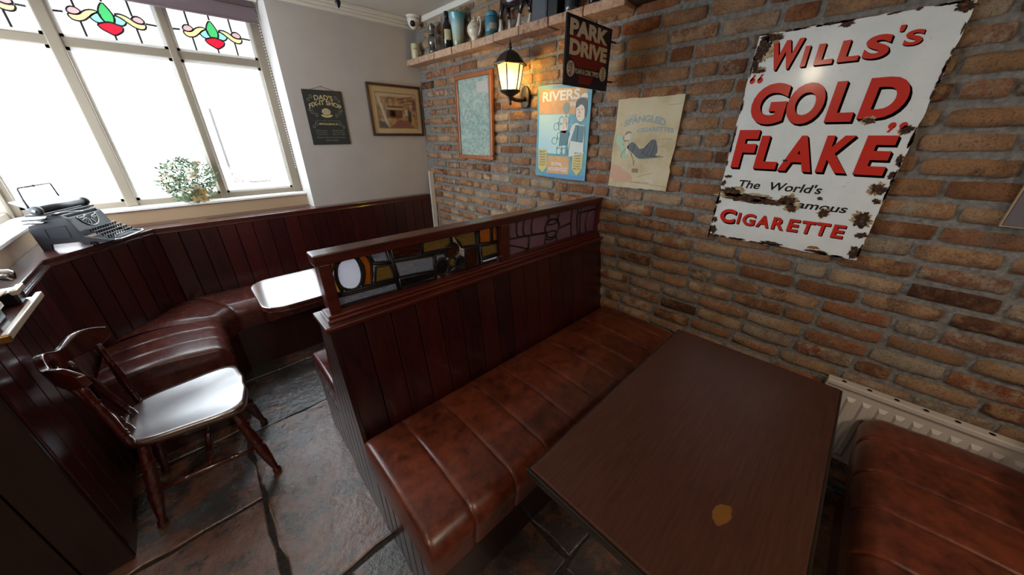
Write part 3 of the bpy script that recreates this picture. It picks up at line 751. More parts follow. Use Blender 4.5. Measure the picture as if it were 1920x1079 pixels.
# ------------------------------------------------------------------ chair
cr = thing('wooden_chair', 'glossy dark mahogany spindle-back chair with a pierced crest beside the corner bench', 'chair', (-.265, 1.795, 0), R(-2))
outl = smooth_poly([(.203, -.10), (.212, -.05), (.205, 0), (.212, .05), (.203, .10), (.190, .185), (.13, .205), (0, .185), (-.12, .170), (-.185, .13), (-.205, 0), (-.185, -.13), (-.12, -.170), (0, -.185), (.13, -.205), (.190, -.185)], 2)
bm = MB(); rings = [(1.0, .405, 0), (1.0, .425, 0), (.985, .437, 0), (.90, .4365, .2), (.70, .434, .5), (.40, .433, .5), (.1, .4335, .5)]
for k, z, d in rings: bm.v += [(u*k, w*k, z - .004*d) for u, w in outl]
n = len(outl); bm.f = [(i*n+j, i*n+(j+1) % n, (i+1)*n+(j+1) % n, (i+1)*n+j) for i in range(len(rings)-1) for j in range(n)] + [tuple(range(n-1, -1, -1)), tuple((len(rings)-1)*n + j for j in range(n))]
bm.build('seat', M['chair_seat'], cr, True)
legp = [(0, .016), (.08, .019), (.2, .018), (.22, .024), (.25, .017), (.28, .024), (.31, .018), (.42, .023), (.5, .020), (.53, .027), (.56, .019), (.62, .024), (.8, .018), (.93, .012), (.95, .018), (.985, .018), (1, .012)]
feet = {}
for sx in (-1, 1):
    for sy in (-1, 1):
        p0 = (.135*sx, .125*sy, .41); p1 = (.205*sx, .205*sy if sx > 0 else .165*sy, 0)
        feet[(sx, sy)] = (Vector(p0), Vector(p1))
        MB().turned(p0, p1, legp, 12).build('leg', M['chair_wood'], cr, True)
rail = [(0, .007), (.25, .012), (.28, .015), (.31, .011), (.5, .015), (.69, .011), (.72, .015), (.75, .012), (1, .007)]
mid = {}
for sy in (-1, 1):
    a = feet[(-1, sy)][0].lerp(feet[(-1, sy)][1], .58); b_ = feet[(1, sy)][0].lerp(feet[(1, sy)][1], .58); mid[sy] = a.lerp(b_, .5)
    MB().turned(a, b_, rail, 10).build('stretcher', M['chair_wood'], cr, True)
MB().turned(mid[-1], mid[1], rail, 10).build('stretcher', M['chair_wood'], cr, True)
# crest: a bent board, higher in the middle, with a round piercing
vs_ = []; K = 24
def crest_pt(t):          # t -1..1 across
    return (-.250 + .112*t*t, .205*t)
topz = lambda t: .802 + .013*math.cos(t*math.pi*2.6) - .012*abs(t)**6
botz = lambda t: .712 + .022*abs(t) - .010*math.cos(t*math.pi*2.4) + .02*abs(t)**6
def crest(yoff):
    out = []
    for i in range(K+1):
        t = -1 + 2*i/K; x, y = crest_pt(t); nx_, ny_ = 1, -.21*2*t/2; out.append((x + yoff, y, t))
    return out
hole_t, hole_z, hr = 0.0, .735, .020
cols = []
grid = MB(); NZ = 10
fr_ = []
for side in (-.012, .012):
    for i in range(K+1):
        t = -1 + 2*i/K; x, y = crest_pt(t)
        for j in range(NZ+1):
            z = botz(t) + (topz(t) - botz(t))*j/NZ
            grid.v.append((x + side - (z - .70)*.10, y, z))
def gi(s, i, j): return s*(K+1)*(NZ+1) + i*(NZ+1) + j
hole = {(i, j) for i in (K//2-1, K//2) for j in (4, 5, 6)}
for i in range(K):
    for j in range(NZ):
        if (i, j) in hole: continue
        grid.f += [(gi(0,i,j), gi(0,i,j+1), gi(0,i+1,j+1), gi(0,i+1,j)), (gi(1,i,j), gi(1,i+1,j), gi(1,i+1,j+1), gi(1,i,j+1))]
for i in range(K):
    for j in (0, NZ): grid.f.append((gi(0,i,j), gi(0,i+1,j), gi(1,i+1,j), gi(1,i,j)))
for j in range(NZ):
    for i in (0, K): grid.f.append((gi(0,i,j), gi(0,i,j+1), gi(1,i,j+1), gi(1,i,j)))
h0, h1, j0, j1 = K//2-1, K//2+1, 4, 7
loop = [(i, j0) for i in range(h0, h1)] + [(h1, j) for j in range(j0, j1)] + [(i, j1) for i in range(h1, h0, -1)] + [(h0, j) for j in range(j1, j0, -1)]
for a, b_ in zip(loop, loop[1:] + loop[:1]): grid.f.append((gi(0,*a), gi(0,*b_), gi(1,*b_), gi(1,*a)))
grid.build('crest_rail', M['chair_wood'], cr, True, bevel=.004)
spn = [(0, .012), (.10, .013), (.16, .011), (.19, .017), (.21, .011), (.24, .017), (.27, .012), (.45, .015), (.62, .013), (.70, .011), (.73, .016), (.76, .011), (.9, .012), (1, .010)]
for y0, t in ((-.150, -.80), (-.055, -.30), (.055, .30), (.150, .80)):
    x, y = crest_pt(t)
    MB().turned((-.150 - .015*(1-abs(t)), y0, .425), (x + .005, y, botz(t) + .012), spn, 10).build('spindle', M['chair_wood'], cr, True)

# ------------------------------------------------------------------ radiator
M['radiator'] = plain('white_radiator_enamel', rgb(206, 196, 186), .35)
ra = thing('radiator', 'white convector panel radiator low on the brick wall', 'radiator', (1.775, -.145, .18))
L = 1.25
MB().box(-.030, 0, -L + .004, -.004, .005, .37).build('panel', M['radiator'], ra, bevel=.004)
y = -.045
while y > -L + .04:
    MB().add([(-.030, y + .014, .03), (-.030, y - .014, .03), (-.030, y - .014, .33), (-.030, y + .014, .33), (-.038, y + .007, .045), (-.038, y - .007, .045), (-.038, y - .007, .315), (-.038, y + .007, .315)],
             [(4,5,6,7), (0,1,5,4), (1,2,6,5), (2,3,7,6), (3,0,4,7)]).build('flute', M['radiator'], ra)
    y -= .046
MB().box(-.042, .0, -L, 0, .366, .388).build('top_grille', M['radiator'], ra, bevel=.004)
MB().box(-.040, .0, -.006, 0, .01, .385).build('side_panel', M['radiator'], ra, bevel=.003)
MB().box(-.040, .0, -L, -L+.006, .01, .385).build('side_panel', M['radiator'], ra, bevel=.003)
for i in range(16): MB().lathe([(.008, 0), (.008, .0008)], (-.021, -.05 - i*.075, .388), 10).build('grille_hole', M['iron'], ra)
MB().tube([(-.02, -.05, .01), (-.02, -.05, -.175)], .008, 8).build('pipe', M['radiator'], ra, True)
MB().lathe([(.014, -.08), (.018, -.05), (.018, -.02), (.012, 0)], (-.02, -.05, .02), 10).build('valve', plain('chrome', rgb(190, 190, 190), .2, 1), ra, True)

# ------------------------------------------------------------------ signs, posters and pictures
WALLROT = R(-90)
rg = random.Random(21)
def blob(u, v, ru, rv, n=64, jag=.38):
    ph = [rg.uniform(0, 6.28) for _ in range(5)]
    out = []
    for k in range(n):
        a = 2*math.pi*k/n
        f = .92 + jag*(.42*math.sin(2*a+ph[0]) + .3*math.sin(5*a+ph[1]) + .26*math.sin(9*a+ph[2]) + .22*math.sin(17*a+ph[3])) + rg.uniform(-.13, .13)
        out.append((u + ru*f*math.cos(a), v + rv*f*math.sin(a)))
    return out
def flat(mb, poly, y, th=.0004): return mb.prism(poly, y - th, y)
def rect(u0, u1, v0, v1): return [(u0, v0), (u1, v0), (u1, v1), (u0, v1)]
def jag_rect(w, h, j, step=.02):
    out = []
    for (ax, ay), (bx, by) in (((0,0),(w,0)), ((w,0),(w,h)), ((w,h),(0,h)), ((0,h),(0,0))):
        n = int(max(abs(bx-ax), abs(by-ay)) / step)
        for i in range(n):
            t = i/n; k = j if i else j*.4
            out.append((ax + (bx-ax)*t + rg.uniform(-k, k), ay + (by-ay)*t + rg.uniform(-k, k)))
    return out

m, nt, b, out = new_mat('white_enamel'); v = coords(nt, 'Object'); n1 = noise(nt, v, 9, 6, .6); n2 = noise(nt, v, 60, 4, .6)
c = ramp(nt, n1, [(.35, rgb(224, 232, 233)), (.62, rgb(236, 240, 240))])
c = mixc(nt, c, rgb(168, 140, 100), math_(nt, 'MULTIPLY', ramp(nt, n2, [(.62, (0,0,0,1)), (.72, (1,1,1,1))]), .35))
nt.links.new(c, b.inputs['Base Color']); b.inputs['Roughness'].default_value = .22; b.inputs['Coat Weight'].default_value = .5; b.inputs['Coat Roughness'].default_value = .1
bump(nt, b, n1, .06, .01); M['enamel'] = m
m, nt, b, out = new_mat('rust'); v = coords(nt, 'World'); n1 = noise(nt, v, 90, 6, .7)
nt.links.new(ramp(nt, n1, [(.35, rgb(28, 18, 16)), (.52, rgb(58, 34, 24)), (.66, rgb(120, 76, 36)), (.76, rgb(176, 140, 96))]), b.inputs['Base Color'])
b.inputs['Roughness'].default_value = .85; bump(nt, b, n1, .6, .004); M['rust'] = m
M['red'] = plain('sign_red_enamel', rgb(206, 44, 32), .25, coat=.4)
M['ink'] = plain('sign_black_enamel', rgb(20, 20, 22), .3, coat=.3)
M['steel_edge'] = plain('dark_steel', rgb(40, 34, 30), .6, .4)

ws = thing('enamel_sign', "large rusty white enamel WILLS'S GOLD FLAKE CIGARETTE sign on the brick wall", 'sign', (1.778, .452, 1.068), WALLROT)
SW, SH = .522, .79
MB().prism(jag_rect(SW, SH, .0022), 0, .004).build('plate', M['enamel'], ws)
lets = [('W', .053,.148,.666,.759), ('I', .157,.172,.668,.732), ('L', .195,.246,.668,.732), ('L', .258,.312,.669,.732), ('S', .319,.380,.669,.735), ("'", .386,.398,.735,.752), ('S', .406,.446,.694,.735),
        ('G', .036,.152,.478,.622), ('O', .155,.264,.476,.614), ('L', .281,.354,.481,.610), ('D', .366,.470,.489,.612),
        ('F', .018,.092,.309,.458), ('L', .103,.180,.309,.436), ('A', .188,.295,.306,.436), ('K', .307,.395,.308,.436), ('E', .414,.490,.307,.436),
        ('C', .028,.090,.067,.130), ('I', .100,.110,.070,.120), ('G', .120,.168,.069,.121), ('A', .174,.222,.070,.121), ('R', .230,.274,.070,.121), ('E', .284,.320,.071,.122), ('T', .327,.368,.071,.122), ('T', .372,.413,.072,.123), ('E', .423,.458,.072,.123)]
def quotes(u, v, up):
    mb = MB()
    for k in (0, .026):
        mb.prism(ngon(u + k, v, .0095, .0105, 14), -.0012, -.0008)
        s = 1 if up else -1
        mb.prism([(u+k-.0095*s, v), (u+k-.002*s, v), (u+k+.008*s, v+.020*s), (u+k+.001*s, v+.022*s)], -.0012, -.0008)
    return mb
for ch_, u0, u1, v0, v1 in lets:
    bo = .045 if v1 - v0 > .06 else .035
    off = .008 if v1 - v0 > .1 else (.006 if v1 - v0 > .055 else .0035)
    sh_ = MB(); t_ = text_mb(ch_, u0, u1, v0, v1, 0, .0003, bo); face = MB().add([(p[0], -.0009, p[2]) for p in t_.v], t_.f)
    for k in range(1, 7): sh_.add([(p[0] + off*k/6, p[1], p[2] - off*k/6) for p in t_.v], t_.f)
    sh_.build('letter_shadow', M['ink'], ws)
    face.build('letter', M['red'], ws)
quotes(.016, .636, True).build('quote_mark', M['red'], ws); quotes(.462, .466, False).build('quote_mark', M['red'], ws)
for s_, u0, u1, v0, v1 in (('The', .068,.148,.226,.259), ("World's", .181,.349,.227,.261), ('Most', .135,.238,.166,.196), ('Famous', .266,.441,.167,.197)):
    text_mb(s_, u0, u1, v0, v1, 0, .0006, .02, .15).build('lettering', M['ink'], ws)
ru = MB()
for (u, v_, a, c0) in ((.10,.185,.095,.016), (.05,.205,.045,.018), (.19,.178,.055,.012), (.255,.192,.026,.020), (.275,.165,.020,.016), (.378,.158,.018,.015), (.352,.212,.010,.006), (.490,.150,.026,.026), (.497,.262,.020,.020), (.505,.095,.016,.012), (.508,.028,.020,.022),
                     (.022,.740,.020,.045), (.012,.690,.012,.020), (.045,.775,.035,.014), (.030,.668,.020,.008), (.505,.775,.020,.016), (.252,.781,.022,.009), (.400,.482,.016,.010), (.500,.452,.016,.013), (.514,.36,.008,.020), (.512,.31,.010,.012), (.505,.22,.012,.01), (.014,.028,.018,.018), (.012,.075,.010,.012), (.006,.155,.012,.01), (.02,.27,.014,.007), (.008,.24,.01,.012), (.205,.345,.010,.004), (.25,.008,.05,.007), (.40,.007,.04,.006)):
    ru.prism(blob(min(SW-.004-a*.5, max(a*.5, u)), min(SH-.003-c0*.5, max(c0*.5, v_)), a, c0), -.0016, -.0012)
for i in range(70):          # worn rim
    t = rg.random(); e_ = i % 4
    u, v_ = ((t*SW, .002), (SW-.002, t*SH), (t*SW, SH-.002), (.002, t*SH))[e_]
    a, c0 = (rg.uniform(.008,.03), rg.uniform(.002,.005)) if e_ in (0, 2) else (rg.uniform(.002,.005), rg.uniform(.008,.035))
    ru.prism(blob(u, v_, a, c0, 16), -.0016, -.0012)
ru.build('rust_patches', M['rust'], ws)['kind'] = 'stuff'
ha = MB(); hal = rough_mat('ochre_stain', rgb(120, 84, 40), rgb(206, 190, 150), 70, .7, .2)
for (u, v_, a, c0) in ((.10,.190,.100,.022), (.05,.210,.048,.022), (.19,.182,.060,.016), (.255,.194,.031,.025), (.278,.168,.026,.021), (.378,.160,.022,.018), (.488,.152,.030,.030), (.490,.262,.022,.023), (.032,.735,.028,.040), (.045,.772,.040,.016), (.028,.672,.024,.012), (.398,.484,.020,.013), (.494,.452,.018,.015)):
    ha.prism(blob(min(SW-.006-a*.6, max(a*.6, u)), v_, a, c0), -.0011, -.00095)
ha.build('ochre_stains', hal, ws)['kind'] = 'stuff'
fl = MB(); flat(fl, blob(.39, .020, .018, .008, 18), -.0016); fl.build('ochre_chip', plain('ochre_chip', rgb(150, 100, 30), .6), ws)

# --- flange sign sticking out of the wall
ps = thing('enamel_sign', 'dark blue and red PARK DRIVE sign projecting from the brick wall', 'sign', (1.379, 1.085, 1.716))
navy = plain('navy_enamel', rgb(30, 28, 52), .3, coat=.3); dred = plain('dark_red_enamel', rgb(120, 28, 26), .3, coat=.3); cream_e = plain('cream_enamel', rgb(214, 202, 176), .35)
pw, ph_ = .36, .262
MB().prism([(0,0),(pw,.004),(pw,ph_),(.135,ph_+.001),(.128,ph_-.008),(.118,ph_),(0,ph_)], 0, .004).build('plate', navy, ps)
for q in (.03, .20): MB().tube([(pw - .006, .002, q + .015), (pw + .05, .002, q + .015)], .004, 6).build('bracket', M['steel_edge'], ps)
fr = MB().box(0, pw, -.002, .006, 0, .005).box(0, pw, -.002, .006, ph_-.004, ph_).box(0, .005, -.002, .006, 0, ph_).box(pw-.005, pw, -.002, .006, 0, ph_)
fr.build('rim', M['steel_edge'], ps)
mb = MB(); flat(mb, [(.03,.200),(.33,.200),(.325,.110),(.25,.072),(.21,.014),(.115,.014),(.10,.072),(.035,.115)], 0); mb.build('red_field', dred, ps)
mb = MB(); flat(mb, rect(.04, .32, .048, .078), -.0005); mb.build('name_band', navy, ps)
for q in ((.045, .066), (.312, .070)): mb = MB(); flat(mb, ngon(q[0], q[1], .030, .031), -.001); mb.build('price_disc', cream_e, ps)
text_mb('PARK', .024, .330, .190, .250, 0, .001, .055).build('lettering', cream_e, ps)
text_mb('DRIVE', .028, .334, .119, .179, 0, .001, .055).build('lettering', cream_e, ps)
text_mb('PLAIN & CORK TIPPED', .081, .278, .052, .073, 0, .001, .02).build('lettering', cream_e, ps)
for s_, u0, u1, v0, v1 in (('10', .030,.058,.072,.090), ('FOR', .029,.061,.060,.069), ('4D', .032,.058,.040,.057), ('5', .305,.321,.077,.094), ('FOR', .297,.328,.064,.073), ('2D', .300,.326,.044,.061)):
    text_mb(s_, u0, u1, v0, v1, 0, .0016, .02).build('lettering', M['ink'], ps)

# --- RIVERS tin poster
rv = thing('tin_poster', 'blue bordered tin advertising poster with a maid holding a brush, under the PARK DRIVE sign', 'poster', (1.781, 1.597, 1.257), WALLROT)
teal = rough_mat('poster_teal', rgb(86, 150, 168), rgb(106, 170, 186), 20, .4, .02)
orange = rough_mat('poster_orange', rgb(206, 152, 92), rgb(222, 172, 112), 14, .4, .02)
P_ = lambda n_, c_: plain('print_' + n_, c_, .45)
skin = P_('skin', rgb(226, 206, 180)); hairc = P_('hair', rgb(52, 58, 62)); dress = P_('dress', rgb(60, 112, 120)); paleb = P_('pale_blue', rgb(176, 214, 214)); apron = P_('apron', rgb(206, 214, 204)); yel = P_('yellow', rgb(214, 190, 96)); inkp = P_('ink', rgb(70, 70, 66)); lace = P_('lace', rgb(120, 140, 130)); white_p = P_('white', rgb(226, 226, 214)); blue_p = P_('blue', rgb(72, 142, 192))
MB().prism([(0,.004),(.235,-.004),(.402,-.004),(.400,.512),(.09,.530),(0,.528)], 0, .003).build('plate', teal, rv)
def pr_(n_, mat_, polys, y, par):
    mb_ = MB()
    for q in polys: flat(mb_, q, y)
    return mb_.build(n_, mat_, par)
pr_('orange_field', orange, [[(.016,.508),(.372,.498),(.372,.36),(.016,.375)]], 0, rv)
pr_('pale_field', paleb, [[(.016,.372),(.255,.365),(.235,.140),(.016,.150)]], 0, rv)
for q in (rect(.11,.395,.0,.022), rect(.12,.38,.512,.522)): pr_('blue_strip', blue_p, [q], 0, rv)
pr_('orange_box', orange, [rect(.097,.275,.024,.130)], -.0004, rv)
pr_('banner', yel, [[(.018,.170),(.090,.166),(.096,.062),(.061,.026),(.022,.050)], [(.298,.166),(.374,.168),(.374,.064),(.338,.022),(.302,.060)]], -.0006, rv)
pr_('apron', apron, [[(.255,.25),(.275,.31),(.305,.318),(.375,.300),(.378,.15),(.27,.13)]], -.0008, rv)
pr_('dress', dress, [[(.306,.306),(.370,.296),(.366,.212),(.276,.222)], [(.196,.274),(.250,.280),(.268,.262),(.246,.198),(.190,.190)]], -.0012, rv)
pr_('forearm', skin, [[(.208,.358),(.246,.354),(.238,.262),(.200,.268)]], -.0012, rv)
pr_('brush', lace, [ngon(.230,.398,.024,.030,16)], -.0014, rv)
pr_('face', skin, [smooth_poly([(.302,.402),(.300,.350),(.318,.326),(.345,.320),(.370,.345),(.372,.400),(.340,.425)], 2)], -.0012, rv)
pr_('hair', hairc, [smooth_poly([(.296,.398),(.300,.430),(.325,.446),(.360,.444),(.378,.420),(.376,.350),(.364,.340),(.362,.395),(.335,.416),(.310,.396)], 1)], -.0016, rv)
pr_('cap', white_p, [smooth_poly([(.325,.446),(.345,.468),(.372,.466),(.380,.440),(.36,.448)], 1)], -.0016, rv)
pr_('face_ink', inkp, [ngon(.318,.386,.006,.002,8), ngon(.346,.388,.006,.002,8), ngon(.326,.352,.008,.002,8), [(.328,.384),(.330,.366),(.324,.364)]], -.002, rv)
ol = MB()
for pts_ in ([(.302,.402),(.299,.372),(.304,.350),(.316,.330),(.333,.322),(.345,.321)], [(.306,.306),(.322,.300),(.338,.312),(.352,.298),(.370,.298)], [(.258,.250),(.272,.298),(.300,.322)], [(.282,.222),(.362,.212)], [(.276,.222),(.262,.140)],
             [(.372,.300),(.376,.160)], [(.196,.274),(.190,.190),(.246,.198),(.268,.262)], [(.325,.30),(.322,.222)], [(.230,.368),(.238,.300)]):
    ol.tube([(u_, -.0019, w_) for u_, w_ in pts_], .0010, 4)
for k in range(5): ol.prism(ngon(.332, .290 - k*.014, .0022, .0022, 8), -.0022, -.0018)
ol.build('ink_outline', hairc, rv)
dm = MB()
for (u, v_) in ((.215,.318),(.215,.275),(.175,.318),(.175,.235),(.212,.178),(.212,.142),(.175,.178),(.252,.178)):
    dm.prism([(u, v_+.012), (u+.006, v_), (u, v_-.012), (u-.006, v_)], -.0012, -.0008)
dm.build('tile_diamond', lace, rv)
lc = MB()
for (u, v_) in ((.20,.335),(.20,.295),(.19,.25),(.19,.16),(.235,.16),(.16,.30),(.15,.22),(.235,.335)):
    lc.tube([(a, -.0012, c0) for a, c0 in ngon(u, v_, .020, .020, 14)], .0014, 4, closed=True)
lc.build('tile_pattern', lace, rv)
text_mb('RIVERS', .040, .320, .440, .494, -.0004, .0004, .03).build('lettering', white_p, rv)
text_mb('RIVAL', .255, .300, .405, .43, -.0004, .0004, .03).build('lettering', white_p, rv)
text_mb('ROYAL', .135, .225, .072, .094, -.0008, .0004, .02).build('lettering', white_p, rv)
text_mb('HOUSEHOLD', .112, .262, .040, .064, -.0008, .0004, .02).build('lettering', white_p, rv)
for i, s_ in enumerate(('BEST', 'BRUSHES', 'AND', 'CLEANING', 'POWDERS', 'SOLD')):
    text_mb(s_, .030, .082, .148 - i*.016, .158 - i*.016, -.001, .0004, .02).build('lettering', inkp, rv)
for i, s_ in enumerate(('BEST and', 'SAFEST', 'CARPET', 'CLEANER', 'in the', 'WORLD', 'BATH')):
    text_mb(s_, .312, .364, .148 - i*.015, .157 - i*.015, -.001, .0004, .02).build('lettering', inkp, rv)

# --- SPANGLED paper poster
sp = thing('paper_poster', 'yellowed torn SPANGLED CIGARETTES poster with a reclining woman, beside the white enamel sign', 'poster', (1.781, 1.031, 1.243), WALLROT)
m, nt, b, out = new_mat('aged_paper'); v = coords(nt, 'Object'); n1 = noise(nt, v, 7, 6, .6); n2 = noise(nt, v, 40, 5, .6)
c = ramp(nt, n1, [(.3, rgb(176, 158, 122)), (.5, rgb(204, 190, 156)), (.7, rgb(214, 204, 176))])
c = mixc(nt, c, rgb(150, 124, 84), math_(nt, 'MULTIPLY', ramp(nt, n2, [(.6, (0,0,0,1)), (.75, (1,1,1,1))]), .5)); nt.links.new(c, b.inputs['Base Color'])
b.inputs['Roughness'].default_value = .8; bump(nt, b, n1, .3, .01); M['paper'] = m
MB().prism([(0,0)] + [(x*.338/12, rg.uniform(-.003,.003)) for x in range(1,12)] + [(.333,0),(.336,.10),(.329,.12),(.338,.2),(.341,.436)] + [(.338 - x*.338/14, .436 + rg.uniform(-.004,.002)) for x in range(1,14)] + [(.004,.432),(.006,.3),(.0,.2),(.004,.1)], 0, .003).build('sheet', M['paper'], sp)
slate = P_('slate_blue', rgb(126, 146, 150)); green_p = P_('pale_green', rgb(150, 186, 152)); blackd = P_('black_dress', rgb(62, 64, 70)); pinkw = P_('bare_pink', rgb(196, 150, 116)); facep = P_('pale_face', rgb(208, 188, 160)); brownp = P_('brown', rgb(140, 98, 74))
def archw(u0, u1, h):
    return lambda u, v_: (u, v_ + h*(1 - ((u - (u0+u1)/2)/((u1-u0)/2))**2))
text_mb('SPANGLED', .055, .272, .303, .334, 0, .0004, .03, warp=archw(.055, .272, .022)).build('lettering', slate, sp)
text_mb('CIGARETTES', .131, .318, .274, .294, 0, .0004, .03, warp=archw(.131, .318, .008)).build('lettering', slate, sp)
pr_('cushion_print', green_p, [smooth_poly([(.018,.262),(.05,.270),(.058,.235),(.06,.20),(.034,.21),(.016,.235)],2), smooth_poly([(.085,.235),(.105,.24),(.115,.268),(.10,.285),(.088,.27)],2)], 0, sp)
pr_('shawl_print', green_p, [smooth_poly([(.045,.21),(.08,.215),(.10,.16),(.085,.145),(.055,.17)],2)], -.0002, sp)
pr_('face_print', facep, [ngon(.082,.258,.018,.022,16), [(.075,.24),(.09,.24),(.10,.17),(.085,.165)]], -.0004, sp)
pr_('hair_print', brownp, [smooth_poly([(.062,.26),(.072,.283),(.095,.285),(.104,.27),(.09,.275),(.075,.268)],1), rect(.133,.168,.081,.101)], -.0006, sp)
pr_('dress_print', blackd, [smooth_poly([(.080,.205),(.110,.235),(.128,.225),(.168,.190),(.215,.243),(.236,.246),(.246,.225),(.258,.188),(.244,.166),(.290,.164),(.24,.158),(.168,.150),(.150,.155),(.115,.185)],1)], -.0004, sp)
pr_('bare_patch', pinkw, [smooth_poly([(.004,.120),(.05,.112),(.09,.085),(.138,.062),(.137,.028),(.006,.022)],1)], 0, sp)
so = MB()
for pts_ in ([(.062,.26),(.060,.245),(.068,.235),(.080,.236)], [(.086,.205),(.070,.185),(.055,.165),(.065,.150)], [(.128,.225),(.122,.190),(.118,.165)], [(.168,.190),(.20,.168),(.244,.166)], [(.215,.243),(.19,.20),(.172,.172)], [(.226,.240),(.212,.20),(.20,.172)], [(.238,.236),(.234,.20),(.225,.170)], [(.244,.166),(.270,.170),(.292,.163)], [(.10,.20),(.13,.148),(.138,.118),(.142,.14)]):
    so.tube([(u_, -.0009, w_) for u_, w_ in pts_], .0009, 4)
so.build('ink_outline', inkp, sp)
text_mb('STAR', .060, .118, .338, .356, 0, .0004, .02, warp=lambda u, v_: (u, v_ + (u - .06)*.2)).build('lettering', P_('faint_slate', rgb(168, 172, 162)), sp)
text_mb('J.T. ALLEN CORK', .132, .24, .028, .036, 0, .0004, .02).build('lettering', brownp, sp)
cr_ = MB()
for p in (((0.27,.395),(.333,.397)), ((.26,.246),(.32,.246)), ((.13,.03),(.33,.022)), ((.17,.06),(.25,.085)), ((.21,.20),(.29,.215))):
    cr_.tube([(p[0][0], -.0003, p[0][1]), ((p[0][0]+p[1][0])/2, -.0003, (p[0][1]+p[1][1])/2+.001), (p[1][0], -.0003, p[1][1])], .0006, 4)
cr_.build('crease', brownp, sp)

# --- framed map
mp_ = thing('framed_map', 'tall framed pale green map with a brown wooden frame beside the wall lantern', 'picture', (1.770, 2.455, 1.336), WALLROT)
frw = wood('map_frame_wood', rgb(112, 58, 30), rgb(164, 96, 52), scale=(10, 10, 2), rough=.35, coat=.3)
W_, H_ = .432, .59
def frame4(mb_, w, h, t, y0, y1):
    mb_.append(MB().box(0, w, y0, y1, 0, t)); mb_.append(MB().box(0, w, y0, y1, h-t, h)); mb_.append(MB().box(0, t, y0, y1, t, h-t)); mb_.append(MB().box(w-t, w, y0, y1, t, h-t))
l_ = []; frame4(l_, W_, H_, .030, -.012, .012)
for k in l_: k.build('frame_bar', frw, mp_, bevel=.005)
m, nt, b, out = new_mat('map_print'); v = coords(nt, 'Object'); n1 = noise(nt, v, 16, 8, .7); n2 = noise(nt, v, 6, 3, .5)
c = ramp(nt, n2, [(.35, rgb(166, 194, 186)), (.6, rgb(186, 206, 196))])
ln = math_(nt, 'ABSOLUTE', math_(nt, 'SUBTRACT', n1, .5))
c = mixc(nt, rgb(104, 124, 120), c, ramp(nt, ln, [(.0, (0,0,0,1)), (.035, (1,1,1,1))])); nt.links.new(c, b.inputs['Base Color']); b.inputs['Roughness'].default_value = .5; M['map'] = m
MB().box(.028, W_-.028, .002, .006, .028, H_-.028).build('map_sheet', M['map'], mp_)
mb = MB(); flat(mb, rect(.255, .385, .46, .53), .0018); mb.build('map_legend', P_('legend', rgb(206, 204, 196)), mp_)
MB().box(.028, W_-.028, -.004, -.003, .028, H_-.028).build('glass', M['clear'], mp_)

# --- DAD'S FIX-IT SHOP sign
ds = thing('hanging_sign', "black tin DAD'S FIX-IT SHOP sign on a string on the cream wall", 'sign', (.822, 3.034, 1.443))
MB().prism([(0,0),(.278,.002),(.278,.376),(0,.372)], 0, .003).build('plate', plain('chalkboard_black', rgb(40, 46, 50), .5), ds)
gold = P_('gold', rgb(196, 182, 140)); bluw = P_('chalk_blue', rgb(132, 148, 146))
text_mb("DAD'S", .073, .204, .304, .338, 0, .0004, .02, warp=archw(.073, .204, .006)).build('lettering', gold, ds)
text_mb('FIX-IT SHOP', .028, .258, .246, .278, 0, .0004, .025, warp=archw(.028, .258, .030)).build('lettering', gold, ds)
text_mb('home repairs and handyman', .050, .230, .166, .172, 0, .0004, .01).build('lettering', bluw, ds)
text_mb('SPECIALIZING IN', .070, .208, .140, .153, 0, .0004, .03).build('lettering', gold, ds)
for i, (l1, l2) in enumerate((('Adjustments', 'Quick Fixes'), ('Oil Changes', 'Odd Jobs'), ('Computer Repair', 'Fix It All'))):
    text_mb(l1, .036, .118, .098 - i*.014, .105 - i*.014, 0, .0004, .01).build('lettering', bluw, ds); text_mb(l2, .155, .245, .099 - i*.014, .106 - i*.014, 0, .0004, .01).build('lettering', bluw, ds)
text_mb('Please repay with hugs kisses', .036, .244, .047, .056, 0, .0004, .01).build('lettering', bluw, ds)
text_mb('and smiles', .095, .185, .028, .036, 0, .0004, .01).build('lettering', bluw, ds)
pr_('fist_emblem', gold, [smooth_poly([(.105,.235),(.12,.25),(.14,.256),(.16,.25),(.172,.235),(.165,.215),(.14,.208),(.115,.215)],1), smooth_poly([(.095,.208),(.115,.212),(.14,.203),(.165,.212),(.185,.21),(.17,.196),(.14,.19),(.11,.195)],1)], 0, ds)
pr_('fist_line', P_('fist_dark', rgb(60, 56, 48)), [rect(.124,.126,.22,.248), rect(.139,.141,.22,.252), rect(.154,.156,.22,.248)], -.0005, ds)
fz = MB()
def curl(u, v_, r, s, a0=0.0, turns=1.1):
    fz.tube([(u + s*r*(1-.7*k/15)*math.cos(a0+turns*6.28*k/15), -.0006, v_ + r*(1-.7*k/15)*math.sin(a0+turns*6.28*k/15)) for k in range(16)], .0012, 4)
for s in (1, -1):
    cx = .139
    for (du, dv, r_) in ((.085,.325,.014),(.105,.305,.012),(.070,.205,.014),(.095,.225,.016),(.085,.145,.014),(.105,.125,.012),(.112,.24,.008)): curl(cx - s*du, dv, r_, s, 1.0)
fz.build('scroll_ornament', bluw, ds)
MB().tube([(.055, .001, .373), (.135, -.001, .398), (.22, .001, .375)], .0012, 5).build('string', P_('string', rgb(70, 54, 44)), ds)
MB().ball((.135, 0, .398), .003, 8, 5).build('nail', M['iron'], ds)

